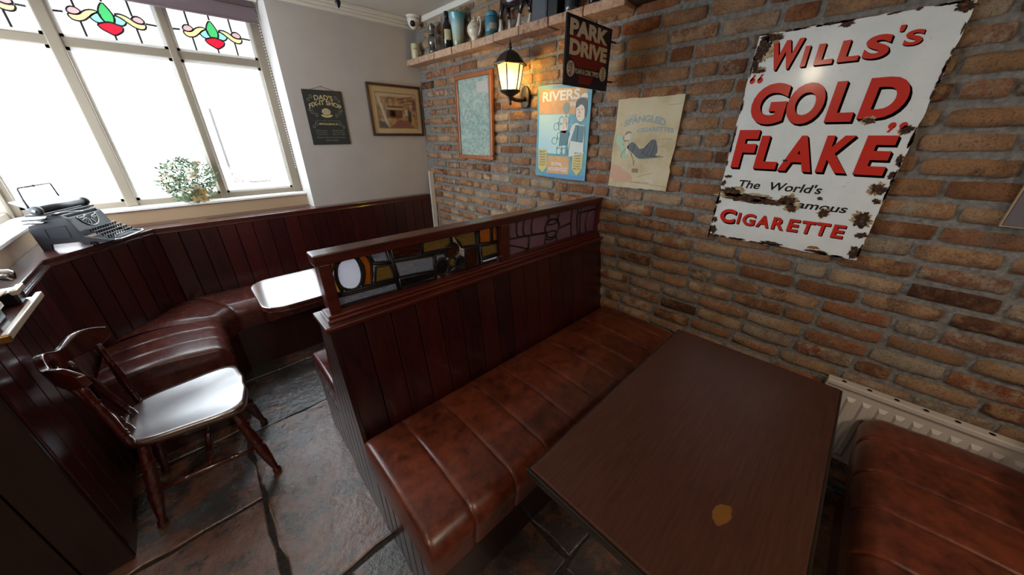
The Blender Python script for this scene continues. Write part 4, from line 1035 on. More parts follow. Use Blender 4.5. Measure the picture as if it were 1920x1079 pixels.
# --- framed print of a farmhouse kitchen
fp = thing('framed_picture', 'dark framed cream-mounted print of a rustic kitchen, in the corner by the bricks', 'picture', (1.298, 3.028, 1.508))
W_, H_ = .484, .395
dfr = wood('dark_frame_wood', rgb(38, 22, 18), rgb(64, 40, 30), rough=.35)
l_ = []; frame4(l_, W_, H_, .019, -.012, .012)
for k in l_: k.build('frame_bar', dfr, fp, bevel=.004)
MB().box(.017, W_-.017, .002, .006, .017, H_-.017).build('mount', P_('mount', rgb(214, 188, 140)), fp)
u0, u1, v0, v1 = .066, .430, .062, .330
m, nt, b, out = new_mat('kitchen_print'); v = coords(nt, 'Object'); n1 = noise(nt, v, 22, 8, .75); n2 = noise(nt, v, 55, 6, .7)
c = ramp(nt, n1, [(.34, rgb(92, 62, 48)), (.46, rgb(168, 122, 76)), (.56, rgb(206, 168, 112)), (.68, rgb(224, 206, 168))])
c = mixc(nt, c, ramp(nt, n2, [(.35, (.35,.3,.34,1)), (.55, (1,1,1,1))]), .6, 'MULTIPLY'); nt.links.new(c, b.inputs['Base Color']); b.inputs['Roughness'].default_value = .5
MB().box(u0, u1, .0012, .002, v0, v1).build('print', m, fp)
kp = lambda r, g, b_: plain('kitchen_ink', rgb(r, g, b_), .5)
for mat_, polys in ((kp(206, 190, 160), [[(u0,v1-.004),(u1,v1-.004),(u1,v1-.022),(u0,v1-.03)]]), (kp(84, 56, 44), [[(.25,.285),(.41,.318),(.41,.312),(.25,.278)], [(.28,.262),(.425,.292),(.425,.286),(.28,.256)], [(.31,.245),(.428,.262),(.428,.257),(.31,.24)]]),
                    (kp(196, 176, 140), [rect(.14,.30,.205,.220)]), (kp(122, 66, 46), [rect(.145,.29,.14,.204)]), (kp(60, 54, 66), [rect(.175,.225,.15,.20)]), (kp(140, 84, 70), [[(.16,.064),(.40,.064),(.34,.12),(.26,.13)]]),
                    (kp(88, 74, 72), [[(.068,.064),(.15,.064),(.13,.10),(.07,.12)]]), (kp(214, 206, 190), [[(.075,.30),(.095,.30),(.15,.10),(.135,.075)], rect(.315,.345,.16,.21)]), (kp(126, 72, 76), [rect(.395,.425,.20,.28)]), (kp(196, 160, 96), [rect(.27,.30,.12,.16), rect(.365,.40,.10,.15)]), (kp(66, 54, 54), [rect(.34,.375,.11,.20)]), (kp(58, 44, 40), [rect(.16,.30,.222,.232)])):
    pr_('print_shape', mat_, polys, .001, fp)
lo = MB().box(u0-.003, u1+.003, .0008, .0014, v0-.003, v0).box(u0-.003, u1+.003, .0008, .0014, v1, v1+.003).box(u0-.003, u0, .0008, .0014, v0, v1).box(u1, u1+.003, .0008, .0014, v0, v1)
lo.build('print_border', kp(70, 50, 36), fp)
MB().box(.017, W_-.017, -.005, -.004, .017, H_-.017).build('glass', M['clear'], fp)

# --- frame at the right edge of the view
fe = thing('framed_notice', 'grey framed notice with a white border line at the right edge', 'picture', (1.776, -.335, 1.252), WALLROT)
MB().box(0, .34, 0, .008, 0, .46).build('board', plain('notice_grey', rgb(104, 100, 108), .5), fe, bevel=.002)
MB().box(-.003, 0, -.002, .010, -.003, .463).box(0, .34, -.002, .010, -.003, 0).build('edge_strip', plain('notice_edge', rgb(176, 150, 120), .5), fe)
mb = MB().box(.03, .31, -.0006, 0, .025, .031).box(.03, .036, -.0006, 0, .025, .43).box(.03, .31, -.0006, 0, .424, .43); mb.build('border_line', white_p, fe)

# ------------------------------------------------------------------ wall lantern
M['bronze'] = plain('dark_bronze', rgb(62, 54, 46), .42, .6)
def lantern(label, y, z, power):
    t = thing('wall_lantern', label, 'lamp', (1.786, y, z), WALLROT, 'wall lanterns on the bricks')
    oy = -.145
    MB().prism(smooth_poly([(-.030,-.055),(.030,-.055),(.040,0),(.034,.055),(0,.080),(-.034,.055),(-.040,0)], 2), -.016, 0).build('backplate', M['bronze'], t, True, bevel=.004)
    MB().tube([(0,-.014,.0), (0,-.05,-.012), (0,-.10,-.012), (0,-.135,-.002), (0,oy,.02)], [.014,.012,.011,.012,.016], 10).build('arm', M['bronze'], t, True)
    MB().lathe([(.002,-.045), (.010,-.036), (.006,-.026), (.014,-.012), (.012,0), (.030,.012), (.050,.022), (.062,.030), (.062,.038)], (0, oy, 0), 18).build('base', M['bronze'], t, True)
    def hexr(r, zz): return [(r*math.cos(math.pi/3*k), oy + r*math.sin(math.pi/3*k), zz) for k in range(6)]
    lo, hi = hexr(.056, .038), hexr(.082, .168)
    for k in range(6):
        MB().tube([lo[k], hi[k]], .0042, 6).build('cage_bar', M['bronze'], t)
        a, b_, c_, d_ = lo[k], lo[(k+1) % 6], hi[(k+1) % 6], hi[k]
        MB().add([a, b_, c_, d_], [(0,1,2,3)]).build('lantern_pane', M['lamp_glass'], t)
    rf = MB(); rr = [hexr(.106, .168), hexr(.108, .176), hexr(.088, .186), hexr(.074, .205), hexr(.056, .225), hexr(.030, .240), hexr(.012, .246)]
    rf.v = [p for r_ in rr for p in r_]; rf.f = [(i*6+k, i*6+(k+1) % 6, (i+1)*6+(k+1) % 6, (i+1)*6+k) for i in range(6) for k in range(6)] + [tuple(36+k for k in range(6))]
    rf.build('roof', M['bronze'], t)
    MB().lathe([(.012,.244), (.008,.252), (.013,.258), (.006,.266), (.010,.272), (.004,.280), (.001,.300)], (0, oy, 0), 12).build('finial', M['bronze'], t, True)
    bu = plain('warm_bulb', (1.0, .82, .52, 1), .4, emit=14.0)
    MB().lathe([(.010,.045), (.018,.06), (.024,.09), (.020,.12), (.008,.14)], (0, oy, 0), 14).build('bulb', bu, t, True)
    d = bpy.data.lights.new('lantern_light', 'POINT'); d.energy = power; d.color = (1.0, .62, .14); d.shadow_soft_size = .026
    o_ = bpy.data.objects.new('lantern_light', d); col.objects.link(o_); o_.parent = t; o_.location = (0, oy, .105)
    return t
lantern('lit bronze wall lantern above the tin poster', 1.705, 1.725, 75.0)
lantern('lit bronze wall lantern right of the framed notice, out of view', -.80, 1.725, 22.0)

# fittings of the added fill lamps behind the viewer
opal = plain('opal_glass', (1.0, .86, .66, 1), .3, emit=3.0)
for i, L_ in enumerate(FILL_LAMPS):
    t = thing('ceiling_lamp', ['round opal ceiling lamp near the left wall, behind the viewer', 'round opal ceiling lamp over the room behind the viewer'][i], 'lamp', (L_[0], L_[1], CEIL), 0, 'ceiling lamps')
    MB().lathe([(.15, -.035), (.155, 0)], (0,0,0), 24).build('rim', M['bronze'], t)
    MB().lathe([(.05, -.052), (.10, -.048), (.145, -.034)], (0,0,0), 24).build('diffuser', opal, t, True)
t = thing('pendant_lamp', 'small globe pendant lamp hanging left of the viewer', 'lamp', (-.55, .577, CEIL))
MB().lathe([(.04, -.02), (.045, 0)], (0,0,0), 16).build('ceiling_rose', M['bronze'], t)
MB().tube([(0,0,-.02), (0,0,-.34)], .004, 6).build('cord', M['iron'], t)
MB().ball((0,0,-.39), .06, 20, 12).build('globe', plain('globe_glow', (1.0, .84, .62, 1), .3, emit=40.0), t, True)
t = thing('ceiling_light', 'black iron ceiling light whose pointed finial hangs into the top of the view', 'lamp', (.805, 2.045, CEIL))
MB().lathe([(.05, -.02), (.06, 0)], (0,0,0), 16).build('ceiling_rose', M['iron'], t)
MB().lathe([(.001, -.305), (.008, -.295), (.014, -.282), (.010, -.268), (.018, -.255), (.012, -.24), (.009, -.20), (.008, -.02)], (0,0,0), 14).build('stem', M['iron'], t, True)
for k in range(3):
    a = 2*math.pi*k/3 + .5; c_, s_ = math.cos(a), math.sin(a)
    MB().tube([(0,0,-.19), (.06*c_,.06*s_,-.20), (.12*c_,.12*s_,-.17), (.13*c_,.13*s_,-.13)], .006, 6).build('arm', M['iron'], t, True)
    MB().lathe([(.012,-.13), (.03,-.12), (.045,-.09), (.05,-.06)], (.13*c_,.13*s_,0), 14).build('shade', M['sill'], t, True)
# dome camera in the corner
t = thing('dome_camera', 'white dome security camera in the ceiling corner', 'camera', (1.715, 2.90, CEIL))
MB().lathe([(.050, -.016), (.054, -.004), (.054, 0)], (0,0,0), 20).build('mount', M['white_trim'], t, True)
MB().lathe([(.008,-.088), (.026,-.080), (.040,-.062), (.047,-.040), (.049,-.014)], (0,0,0), 20).build('housing', M['white_trim'], t, True)
MB().turned((-.022,-.026,-.055), (-.034,-.040,-.066), [(0,.020),(.6,.020),(1,.015)], 14).build('lens', M['iron'], t, True)

# ------------------------------------------------------------------ brick shelf and the things on it
m, nt, b, out = new_mat('pale_shelf_brick'); v = coords(nt, 'World'); oi = nd(nt, 'ShaderNodeObjectInfo'); n1 = noise(nt, v, 40, 6, .65)
f = math_(nt, 'ADD', math_(nt, 'MULTIPLY', n1, .8), math_(nt, 'MULTIPLY', oi.outputs['Random'], .2))
nt.links.new(ramp(nt, f, [(.3, rgb(120, 82, 60)), (.45, rgb(176, 138, 112)), (.65, rgb(198, 166, 140))]), b.inputs['Base Color']); b.inputs['Roughness'].default_value = .85; bump(nt, b, n1, .5, .006); M['shelf_brick'] = m
sh = thing('brick_shelf', 'narrow ledge of pale bricks high on the brick wall', 'shelf', (1.69, 3.04, 2.045))
cuts = [0, .208, .44, .671, .899, 1.13, 1.356, 1.583, 1.81, 2.04]
for a, b_ in zip(cuts[:-1], cuts[1:]):
    q = MB().box(rg.uniform(-.004, .003), .112, -b_ + .003, -a - .003, rg.uniform(0, .004), .047 + rg.uniform(-.002, .001))
    q.build('brick', M['shelf_brick'], sh, bevel=.005)
MB().box(.008, .112, -2.035, -.0, .006, .042).build('mortar_bed', M['mortar'], sh)
MB().box(1.70, 1.803, -2.2, .995, 2.062, 2.10).build('timber_shelf', M['near_panel'], None, bevel=.006)
tag(bpy.data.objects['timber_shelf'], 'dark timber shelf running on from the brick ledge', 'shelf')
ST = 2.0925
def bump_lathe(nm, prof, mat_, par, c=(0,0,0), n=22): return MB().lathe(prof, c, n).build(nm, mat_, par, True)
t = thing('air_freshener', 'cream can-shaped air freshener at the corner end of the brick ledge', 'dispenser', (1.728, 2.935, ST))
cream_p = plain('cream_plastic', rgb(206, 196, 158), .4)
bump_lathe('body', [(.030,0), (.033,.004), (.033,.098), (.030,.106), (.02,.110)], cream_p, t)
def wrap_text(body, r, zc, w, h, a0, mat_, par, nm='lettering'):
    q = text_mb(body, -w/2, w/2, -h/2, h/2, 0, 0, .02)
    q.v = [((r+.0006)*math.cos(a0 + p[0]/r), (r+.0006)*math.sin(a0 + p[0]/r), zc + p[2]) for p in q.v]
    return q.build(nm, mat_, par)
A0 = math.atan2(-2.9, -1.73)
wrap_text('PURELL', .033, .068, .036, .009, A0, inkp, t)
MB().turned((.033*math.cos(A0+.2), .033*math.sin(A0+.2), .018), (.0345*math.cos(A0+.2), .0345*math.sin(A0+.2), .018), [(0,.004),(1,.003)], 8).build('button', inkp, t)
# hurricane lantern
pew = plain('pewter', rgb(120, 118, 112), .35, .8)
t = thing('hurricane_lantern', 'small pewter hurricane lantern on the brick ledge', 'lantern', (1.728, 2.665, ST))
bump_lathe('tank', [(.022,0), (.027,.004), (.027,.022), (.02,.030), (.014,.040)], pew, t)
bump_lathe('globe', [(.014,.040), (.024,.060), (.026,.080), (.022,.104), (.014,.120)], tinted('lantern_globe_glass', (.55,.55,.55,1), .2, .05), t)
bump_lathe('chimney', [(.020,.120), (.022,.128), (.016,.140), (.018,.150), (.018,.172), (.022,.176), (.012,.188), (.004,.196)], pew, t)
for s in (-1, 1): MB().tube([(0, .026*s, .015), (0, .036*s, .03), (0, .035*s, .11), (0, .026*s, .150), (0, .016*s, .165)], .0042, 8).build('side_tube', pew, t, True)
for k in range(4):
    a = math.pi/4 + k*math.pi/2; MB().tube([(.024*math.cos(a), .024*math.sin(a), .035), (.029*math.cos(a), .029*math.sin(a), .08), (.022*math.cos(a), .022*math.sin(a), .122)], .0012, 5).build('guard_wire', pew, t)
t.scale = (1.3, 1.3, 1.0)
# wine bottle
t = thing('wine_bottle', 'dark green wine bottle with a cream label on the brick ledge', 'bottle', (1.735, 2.47, ST))
bump_lathe('glass', [(.030,0), (.036,.004), (.037,.12), (.032,.145), (.016,.172), (.014,.215), (.0155,.218), (.0155,.226), (.010,.228)], plain('bottle_green', rgb(24, 30, 24), .1, coat=.5), t)
bump_lathe('foil', [(.0165,.180), (.0165,.229), (.01,.230)], plain('black_foil', rgb(24, 22, 26), .35), t)
lb = MB(); kk = 12
lb.v = [(.0375*math.cos(A0 - .7 + 1.4*i/kk), .0375*math.sin(A0 - .7 + 1.4*i/kk), z) for z in (.055, .118) for i in range(kk+1)]; lb.f = [(i, i+1, kk+2+i, kk+1+i) for i in range(kk)]
lb.build('label', P_('bottle_label', rgb(206, 190, 140)), t, True)
# vase
m, nt, b, out = new_mat('vase_glaze'); v = coords(nt, 'Object'); sep = nd(nt, 'ShaderNodeSeparateXYZ'); nt.links.new(v, sep.inputs[0])
n1 = noise(nt, v, 60, 4, .6)
c = ramp(nt, math_(nt, 'DIVIDE', sep.outputs[2], .19), [(0, rgb(126, 124, 92)), (.22, rgb(170, 184, 160)), (.6, rgb(168, 196, 200)), (.9, rgb(96, 164, 172)), (1, rgb(70, 148, 160))])
c = mixc(nt, c, rgb(120, 60, 66), math_(nt, 'MULTIPLY', ramp(nt, n1, [(.66, (0,0,0,1)), (.70, (1,1,1,1))]), .8)); nt.links.new(c, b.inputs['Base Color']); b.inputs['Roughness'].default_value = .15
t = thing('vase', 'tall flared turquoise vase with painted flowers on the brick ledge', 'vase', (1.732, 2.335, ST))
bump_lathe('body', [(.034,0), (.036,.004), (.040,.05), (.044,.10), (.047,.14), (.052,.165), (.060,.185), (.061,.188), (.056,.186), (.046,.16), (.043,.13)], m, t, n=28)
# jug
m, nt, b, out = new_mat('jug_glaze'); v = coords(nt, 'Object'); n1 = noise(nt, v, 50, 5, .6)
c = mixc(nt, rgb(214, 202, 180), rgb(120, 84, 96), math_(nt, 'MULTIPLY', ramp(nt, n1, [(.60, (0,0,0,1)), (.66, (1,1,1,1))]), .8)); nt.links.new(c, b.inputs['Base Color']); b.inputs['Roughness'].default_value = .12
t = thing('jug', 'round white lidded jug with purple flowers on the brick ledge', 'jug', (1.728, 2.14, ST))
bump_lathe('body', [(.026,0), (.028,.004), (.024,.012), (.040,.030), (.052,.055), (.050,.080), (.036,.100), (.024,.108)], m, t)
bump_lathe('lid', [(.026,.106), (.022,.114), (.008,.120), (.006,.124), (.009,.130), (.003,.136)], m, t)
MB().tube([(.0,-.040,.03), (.0,-.058,.05), (0,-.066,.085), (0,-.062,.118), (0,-.050,.128), (0,-.040,.115), (0,-.034,.098)], .0052, 8).build('handle', m, t, True)
MB().tube([(-.0,.045,.045), (0,.062,.07), (0,.070,.092)], [.011,.008,.006], 8).build('spout', m, t, True)
# blue jar
t = thing('storage_jar', 'blue tin with a printed label and rounded cap on the brick ledge', 'jar', (1.728, 1.965, ST))
bj = plain('blue_tin', rgb(60, 120, 142), .35)
bump_lathe('body', [(.040,0), (.043,.003), (.043,.092), (.040,.100)], bj, t); bump_lathe('cap', [(.036,.100), (.038,.106), (.036,.120), (.030,.128)], plain('blue_cap', rgb(74, 140, 158), .35), t)
lb = MB(); lb.v = [(.0436*math.cos(A0 - .6 + 1.2*i/kk), .0436*math.sin(A0 - .6 + 1.2*i/kk), z) for z in (.03, .062) for i in range(kk+1)]; lb.f = [(i, i+1, kk+2+i, kk+1+i) for i in range(kk)]
lb.build('label', P_('jar_label', rgb(176, 168, 140)), t, True)
bump_lathe('band', [(.0435,.004), (.0437,.006), (.0437,.018), (.0435,.020)], P_('jar_band', rgb(52, 92, 72)), t)
# heavy horse figurine
hb = plain('glazed_dark_horse', rgb(48, 34, 40), .12, coat=.6); hwht = plain('glazed_white_feather', rgb(222, 214, 200), .2)
t = thing('horse_figurine', 'glazed dark heavy horse figurine with white legs on the brick ledge', 'figurine', (1.735, 1.765, ST))
# local: the horse faces +y
bd = MB().tube([(0,-.105,.150), (0,-.08,.160), (0,-.04,.152), (0,.02,.150), (0,.07,.160), (0,.098,.165)], [.022,.040,.040,.038,.042,.026], 12)
bd.tube([(0,.075,.175), (0,.10,.21), (0,.118,.245)], [.034,.026,.018], 10).tube([(0,.108,.25), (0,.135,.235), (0,.158,.212)], [.019,.016,.010], 10)
for s in (-1, 1): bd.tube([(.008*s,.110,.262), (.009*s,.112,.28)], [.005,.001], 6)
bd.build('body', hb, t, True)
for sx, y0, y1 in ((-.022,.078,.095), (.022,.078,.062), (-.022,-.08,-.062), (.022,-.08,-.105)):
    bend = -.012 if y0 < 0 else .006
    lg = MB().tube([(sx, y0, .150), (sx, (y0+y1)/2 + bend, .100), (sx, y1 + bend*.6, .062)], [.020,.012,.0095], 8); lg.build('leg', hb, t, True)
    MB().tube([(sx, y1 + bend*.6, .066), (sx, y1, .030), (sx, y1 + .003, .010), (sx, y1 + .005, 0)], [.0095,.011,.016,.017], 10).build('feather', hwht, t, True)
MB().tube([(0,-.115,.165), (0,-.135,.14), (0,-.135,.09)], [.010,.014,.005], 8).build('tail', hb, t, True)
MB().tube([(0,.078,.215), (0,.095,.245), (0,.112,.268)], [.010,.012,.006], 8).build('mane', hb, t, True)
# dark case, book-like box
t = thing('dark_case', 'dark slate box with a black side standing on the brick ledge', 'box', (1.74, 1.535, ST))
MB().box(-.04, .045, -.055, .055, 0, .21).build('case', plain('slate_box', rgb(66, 72, 80), .5), t, bevel=.004); MB().box(-.036, .045, -.125, -.057, 0, .20).build('side_case', plain('black_box', rgb(20, 18, 20), .4), t, bevel=.004)
MB().box(-.0415, -.039, -.045, .045, .015, .195).build('front_panel', plain('slate_panel', rgb(72, 78, 86), .45), t)
t = thing('spirit_bottle', 'clear bottle with a dark label behind the PARK DRIVE sign', 'bottle', (1.74, 1.345, ST))
bump_lathe('glass', [(.030,0), (.034,.004), (.034,.12), (.014,.15), (.012,.20), (.014,.21)], tinted('bottle_glass', (.75,.78,.75,1), .15), t)
bump_lathe('label', [(.0345,.02), (.0347,.022), (.0347,.08), (.0345,.082)], P_('navy_label', rgb(32, 38, 52)), t)
t = thing('spirit_bottle', 'black bottle with a round pale badge at the right end of the brick ledge', 'bottle', (1.74, 1.19, ST))
bump_lathe('glass', [(.032,0), (.038,.004), (.038,.13), (.015,.16), (.013,.21), (.015,.22)], plain('black_glass', rgb(22, 24, 30), .1, coat=.5), t)
bump_lathe('badge', [(.0385,.050), (.0387,.052), (.0387,.085), (.0385,.087)], P_('badge', rgb(176, 176, 170)), t)
t = thing('stoneware_bottle', 'mauve grey stoneware lump at the end of the brick ledge', 'ornament', (1.735, 1.06, ST))
bump_lathe('body', [(.035,0), (.05,.01), (.055,.035), (.048,.06), (.02,.075)], rough_mat('mauve_stone', rgb(122, 100, 92), rgb(160, 136, 126), 30), t)

# ------------------------------------------------------------------ typewriter on the ledge
M['tw'] = plain('typewriter_japan_black', rgb(40, 40, 44), .42, coat=.15)
M['tw2'] = plain('typewriter_dark_steel', rgb(58, 58, 62), .35, .5)
M['nickel'] = plain('worn_nickel', rgb(176, 176, 178), .28, .9)
ty = thing('typewriter', 'black antique typewriter on the ledge in the bay corner', 'typewriter', (-.33, 2.62, .985), R(65))
TW = .225
# side cheeks with cut-out feet
side = [(.0,.030),(.11,.058),(.135,.150),(.15,.163),(.205,.163),(.225,.140),(.262,.128),(.285,.122),(.292,.10),(.285,0),(.250,0),(.243,.026),(.13,.030),(.125,.012),(.10,.012),(.095,.026),(.03,.020)]
for x0 in (0, TW - .012): MB().prism(side, x0, x0 + .012, 'x').build('side_panel', M['tw'], ty, bevel=.002)
q = MB()
for a, b_, c0, d0 in ((.155,.235,.055,.115),):
    q.tube([(-.0008, a, c0), (-.0008, b_, c0), (-.0008, b_, d0 - .01), (-.0008, a, d0)], .0016, 5, closed=True)
q.build('panel_moulding', M['tw2'], ty)
MB().add([(0,.108,.056),(TW,.108,.056),(TW,.135,.150),(0,.135,.150),(0,.118,.056),(TW,.118,.056),(TW,.145,.150),(0,.145,.150)],
         [(0,1,2,3),(4,7,6,5),(0,4,5,1),(1,5,6,2),(2,6,7,3),(3,7,4,0)]).build('front_plate', M['tw'], ty, bevel=.002)
# type basket opening: a dark half disc on the front plate
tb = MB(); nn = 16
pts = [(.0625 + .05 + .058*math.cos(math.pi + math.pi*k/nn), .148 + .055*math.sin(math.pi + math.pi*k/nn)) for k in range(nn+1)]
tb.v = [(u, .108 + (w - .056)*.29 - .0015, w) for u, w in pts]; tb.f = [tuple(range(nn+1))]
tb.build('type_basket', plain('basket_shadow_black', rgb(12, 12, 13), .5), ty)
rb_ = MB().tube([(u, .108 + (w - .056)*.29 - .003, w) for u, w in pts], .003, 6); rb_.build('basket_rim', M['nickel'], ty, True)
for k in range(11):
    a = math.pi + math.pi*(k + .5)/11
    MB().tube([(.1125 + .052*math.cos(a), .104 + (.092 + .05*math.sin(a))*.29, .148 + .048*math.sin(a)), (.1125 + .018*math.cos(a), .125, .140 + .015*math.sin(a))], .0012, 4).build('type_bar', M['nickel'], ty)
# keyboard
MB().add([(.012,.002,.026),(TW-.012,.002,.026),(TW-.012,.108,.044),(.012,.108,.044),(.012,.002,.016),(TW-.012,.002,.016),(TW-.012,.108,.03),(.012,.108,.03)],
         [(0,1,2,3),(4,7,6,5),(0,4,5,1),(1,5,6,2),(2,6,7,3),(3,7,4,0)]).build('key_bed', M['tw'], ty)
MB().tube([(.002,.0,.030),(.02,-.012,.026),(TW-.02,-.012,.026),(TW-.002,0,.030)], .005, 8).build('front_bar', M['nickel'], ty, True)
km = MB().lathe([(.0025,-.016),(.0025,-.002),(.0072,-.001),(.0078,.002),(.006,.003)], (0,0,0), 10).mesh('key', M['tw2'], True)
for r_ in range(4):
    for k in range(11):
        put(km, 'key', ty, (.020 + k*.0178 + r_*.003, .030 + r_*.021, .052 + r_*.011))
MB().box(.045, TW-.045, .008, .017, .040, .046).build('space_bar', M['tw2'], ty, bevel=.002)
# top, carriage and platen
MB().box(.0, TW, .148, .205, .150, .166).build('top_plate', M['tw'], ty, bevel=.004)
MB().box(-.02, TW+.02, .165, .262, .168, .178).build('carriage_rail', M['tw2'], ty, bevel=.003)
MB().turned((-.015, .205, .196), (TW+.02, .205, .196), [(0,.017),(1,.017)], 18).build('platen', plain('platen_rubber', rgb(30, 30, 32), .4), ty, True)
for x0, x1 in ((-.036, -.016), (TW+.02, TW+.04)): MB().turned((x0, .205, .196), (x1, .205, .196), [(0,.020),(.3,.022),(.7,.022),(1,.020)], 16).build('platen_knob', M['tw'], ty, True)
MB().turned((-.0365, .205, .196), (-.040, .205, .196), [(0,.009),(1,.006)], 12).build('knob_cap', M['nickel'], ty, True)
MB().add([(.0,.225,.190),(TW*.8,.225,.190),(TW*.8,.300,.238),(0,.300,.238),(0,.228,.186),(TW*.8,.228,.186),(TW*.8,.303,.234),(0,.303,.234)],
         [(0,1,2,3),(4,7,6,5),(0,4,5,1),(1,5,6,2),(2,6,7,3),(3,7,4,0)]).build('paper_table', plain('paper_table_grey', rgb(112, 112, 116), .3, .4), ty)
MB().tube([(.01,.250,.190),(.010,.254,.24),(.016,.256,.290),(.02,.256,.296),(.19,.256,.300),(.195,.256,.294),(.195,.25,.235)], .0036, 6).build('paper_bail_wire', M['tw'], ty, True)
MB().ball((.10,.256,.298), .006, 8, 6).build('wire_clip', M['tw'], ty, True)
MB().tube([(-.012,.17,.176),(-.022,.13,.182),(.03,.112,.176),(.07,.108,.172)], .0035, 6).build('return_lever', M['nickel'], ty, True)
MB().box(-.03, .0, .20, .275, .150, .156).box(-.026, -.0, .21, .28, .134, .139).build('margin_rack', M['tw2'], ty, bevel=.002)
MB().ball((.055, .100, .150), .006, 10, 8).build('bell_knob', M['nickel'], ty, True)
for x in (.03, TW - .03): MB().lathe([(.012,0),(.012,.008),(.008,.030)], (x, .10, 0), 10).build('foot', M['tw'], ty, True)

# ------------------------------------------------------------------ old projector on a tray at the left edge
tr = thing('tray', 'shallow brass-edged wooden tray on top of the half wall', 'tray', (-.60, 1.685, .987))
MB().box(-.14, .138, -.185, .19, 0, .014).build('board', M['mahogany_rail'], tr, bevel=.003)
pale = plain('pale_worn_edge', rgb(206, 190, 172), .25, coat=.4); brass = plain('old_brass', rgb(150, 110, 50), .35, .8)
MB().box(.130, .145, -.188, .192, .006, .026).build('front_edge', pale, tr, bevel=.003)
MB().box(-.14, .145, -.193, -.183, .002, .022).build('brass_edge', brass, tr, bevel=.002)
pj = thing('film_projector', 'black antique projector with chrome fittings at the left edge', 'projector', (-.541, 1.745, 1.0015))
blk = plain('projector_black', rgb(22, 22, 24), .3, coat=.3); chrome = plain('dull_chrome', rgb(190, 192, 196), .2, 1)
MB().box(-.10, .055, .055, .125, 0, .045).build('body', blk, pj, bevel=.006)
MB().box(-.10, .045, -.135, -.055, 0, .045).build('side_housing', blk, pj, bevel=.006)
MB().box(.046, .062, .05, .13, .034, .050).build('top_plate', pale, pj, bevel=.002)
MB().box(.036, .052, -.14, -.05, .034, .050).build('top_plate', pale, pj, bevel=.002)
MB().box(-.06, .02, -.05, .06, .0, .05).build('gear_case', blk, pj, bevel=.005)
MB().turned((-.03, .135, .092), (.055, .135, .080), [(0,.016),(.5,.016),(.55,.020),(.9,.020),(1,.014)], 14).build('lens_tube', chrome, pj, True)
MB().tube([(-.03,.09,.07), (-.05,.11,.10), (-.03,.135,.10)], .010, 8).build('lens_arm', chrome, pj, True)
MB().turned((-.02, -.05, .075), (.03, -.05, .078), [(0,.018),(.6,.020),(1,.012)], 12).build('knob', chrome, pj, True)
MB().tube([(.01,-.04,.05), (.03,.0,.045), (.04,.06,.05)], .003, 6).build('belt', brass, pj, True)
MB().lathe([(.075,-.006),(.078,0),(.078,.006),(.06,.008)], (0,0,0), 24).xf(Matrix.Translation((-.10,.03,.17)) @ Matrix.Rotation(math.pi/2, 4, 'Y')).build('reel', blk, pj, True)
MB().tube([(-.10,.03,.06),(-.10,.03,.17)], .008, 8).build('reel_arm', chrome, pj, True)

# ------------------------------------------------------------------ flower box on the sill
fb = thing('flower_pot', 'square tan pot of white daisies on the window sill', 'plant', (.075, 3.240, 1.085))
MB().add([(-.038,-.036,0),(.038,-.036,0),(.038,.036,0),(-.038,.036,0),(-.046,-.042,.085),(.046,-.042,.085),(.046,.042,.085),(-.046,.042,.085)],
         [(0,3,2,1),(4,5,6,7),(0,1,5,4),(1,2,6,5),(2,3,7,6),(3,0,4,7)]).build('pot', rough_mat('tan_pot', rgb(186, 150, 98), rgb(206, 172, 120), 20, .7, .2), fb, bevel=.003)
pet = plain('daisy_petal', rgb(232, 224, 208), .6); cen = plain('daisy_centre', rgb(176, 140, 60), .7); cen2 = plain('daisy_dark_centre', rgb(120, 84, 60), .7); rustp = plain('rust_petal', rgb(176, 120, 72), .6)
leafm = rough_mat('grey_green_leaf', rgb(60, 92, 66), rgb(118, 142, 104), 30, .6, .1)
fol = MB(); rf_ = random.Random(3)
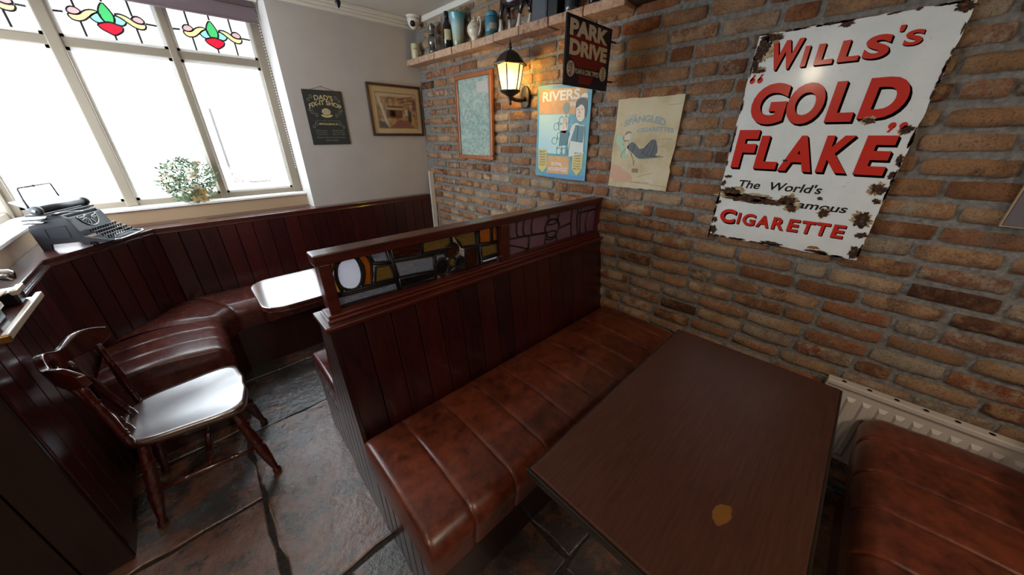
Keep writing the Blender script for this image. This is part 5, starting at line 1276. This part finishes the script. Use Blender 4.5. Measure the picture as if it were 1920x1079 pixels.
def daisy(n, r):
    mb = MB()
    for k in range(n):
        a = 2*math.pi*k/n; c_, s_ = math.cos(a), math.sin(a); w = r*.24
        P4 = [(r*.18, 0, .0), (r*.55, w, .004), (r, w*.55, .001), (r, -w*.55, .001), (r*.55, -w, .004)]
        i0 = len(mb.v); mb.v += [(x*c_ - y*s_, x*s_ + y*c_, z) for x, y, z in P4]; mb.f.append(tuple(range(i0, i0+5)))
    return mb
DM = [daisy(11, .024).mesh('flower_head', pet), daisy(10, .021).mesh('flower_head', pet), daisy(9, .026).mesh('flower_head', rustp)]
CM = [MB().ball((0,0,.003), .0058, 8, 5, (1,1,.6)).mesh('flower_centre', cen, True), MB().ball((0,0,.003), .0055, 8, 5, (1,1,.6)).mesh('flower_centre', cen2, True)]
for i in range(44):
    while True:
        x, y, z = rf_.uniform(-.165, .105), rf_.uniform(-.085, .045), rf_.uniform(-.005, .285)
        if ((x + .03)/.14)**2 + ((z - .15)/.145)**2 < 1: break
    if i == 0: x, y, z = .035, -.03, .245
    f_ = put(DM[2 if i == 0 else i % 2], 'flower_head', fb, (x, y, z), (R(60 + rf_.uniform(-35, 30)), rf_.uniform(-.5, .5), R(rf_.uniform(-50, 60))))
    put(CM[i % 3 == 0], 'flower_centre', f_)
    fol.tube([(rf_.uniform(-.02,.02), 0, .07), (x*.4, y*.5 + .01, .5*(z+.07) + .01), (x, y + .006, z - .004)], .0011, 4)
for i in range(900):
    while True:
        x, y, z = rf_.uniform(-.17, .115), rf_.uniform(-.085, .05), rf_.uniform(-.01, .28)
        if ((x + .03)/.145)**2 + ((z - .14)/.145)**2 < 1: break
    d = Vector((rf_.uniform(-1,1), rf_.uniform(-1,.4), rf_.uniform(-.4,1))).normalized(); n_ = d.orthogonal().normalized()
    l, w = rf_.uniform(.018,.05), rf_.uniform(.003,.0065); p = Vector((x, y, z))
    i0 = len(fol.v); fol.v += [tuple(p), tuple(p + d*l*.5 + n_*w), tuple(p + d*l), tuple(p + d*l*.5 - n_*w)]; fol.f.append((i0, i0+1, i0+2, i0+3))
o = fol.build('foliage', leafm, fb); o['kind'] = 'stuff'
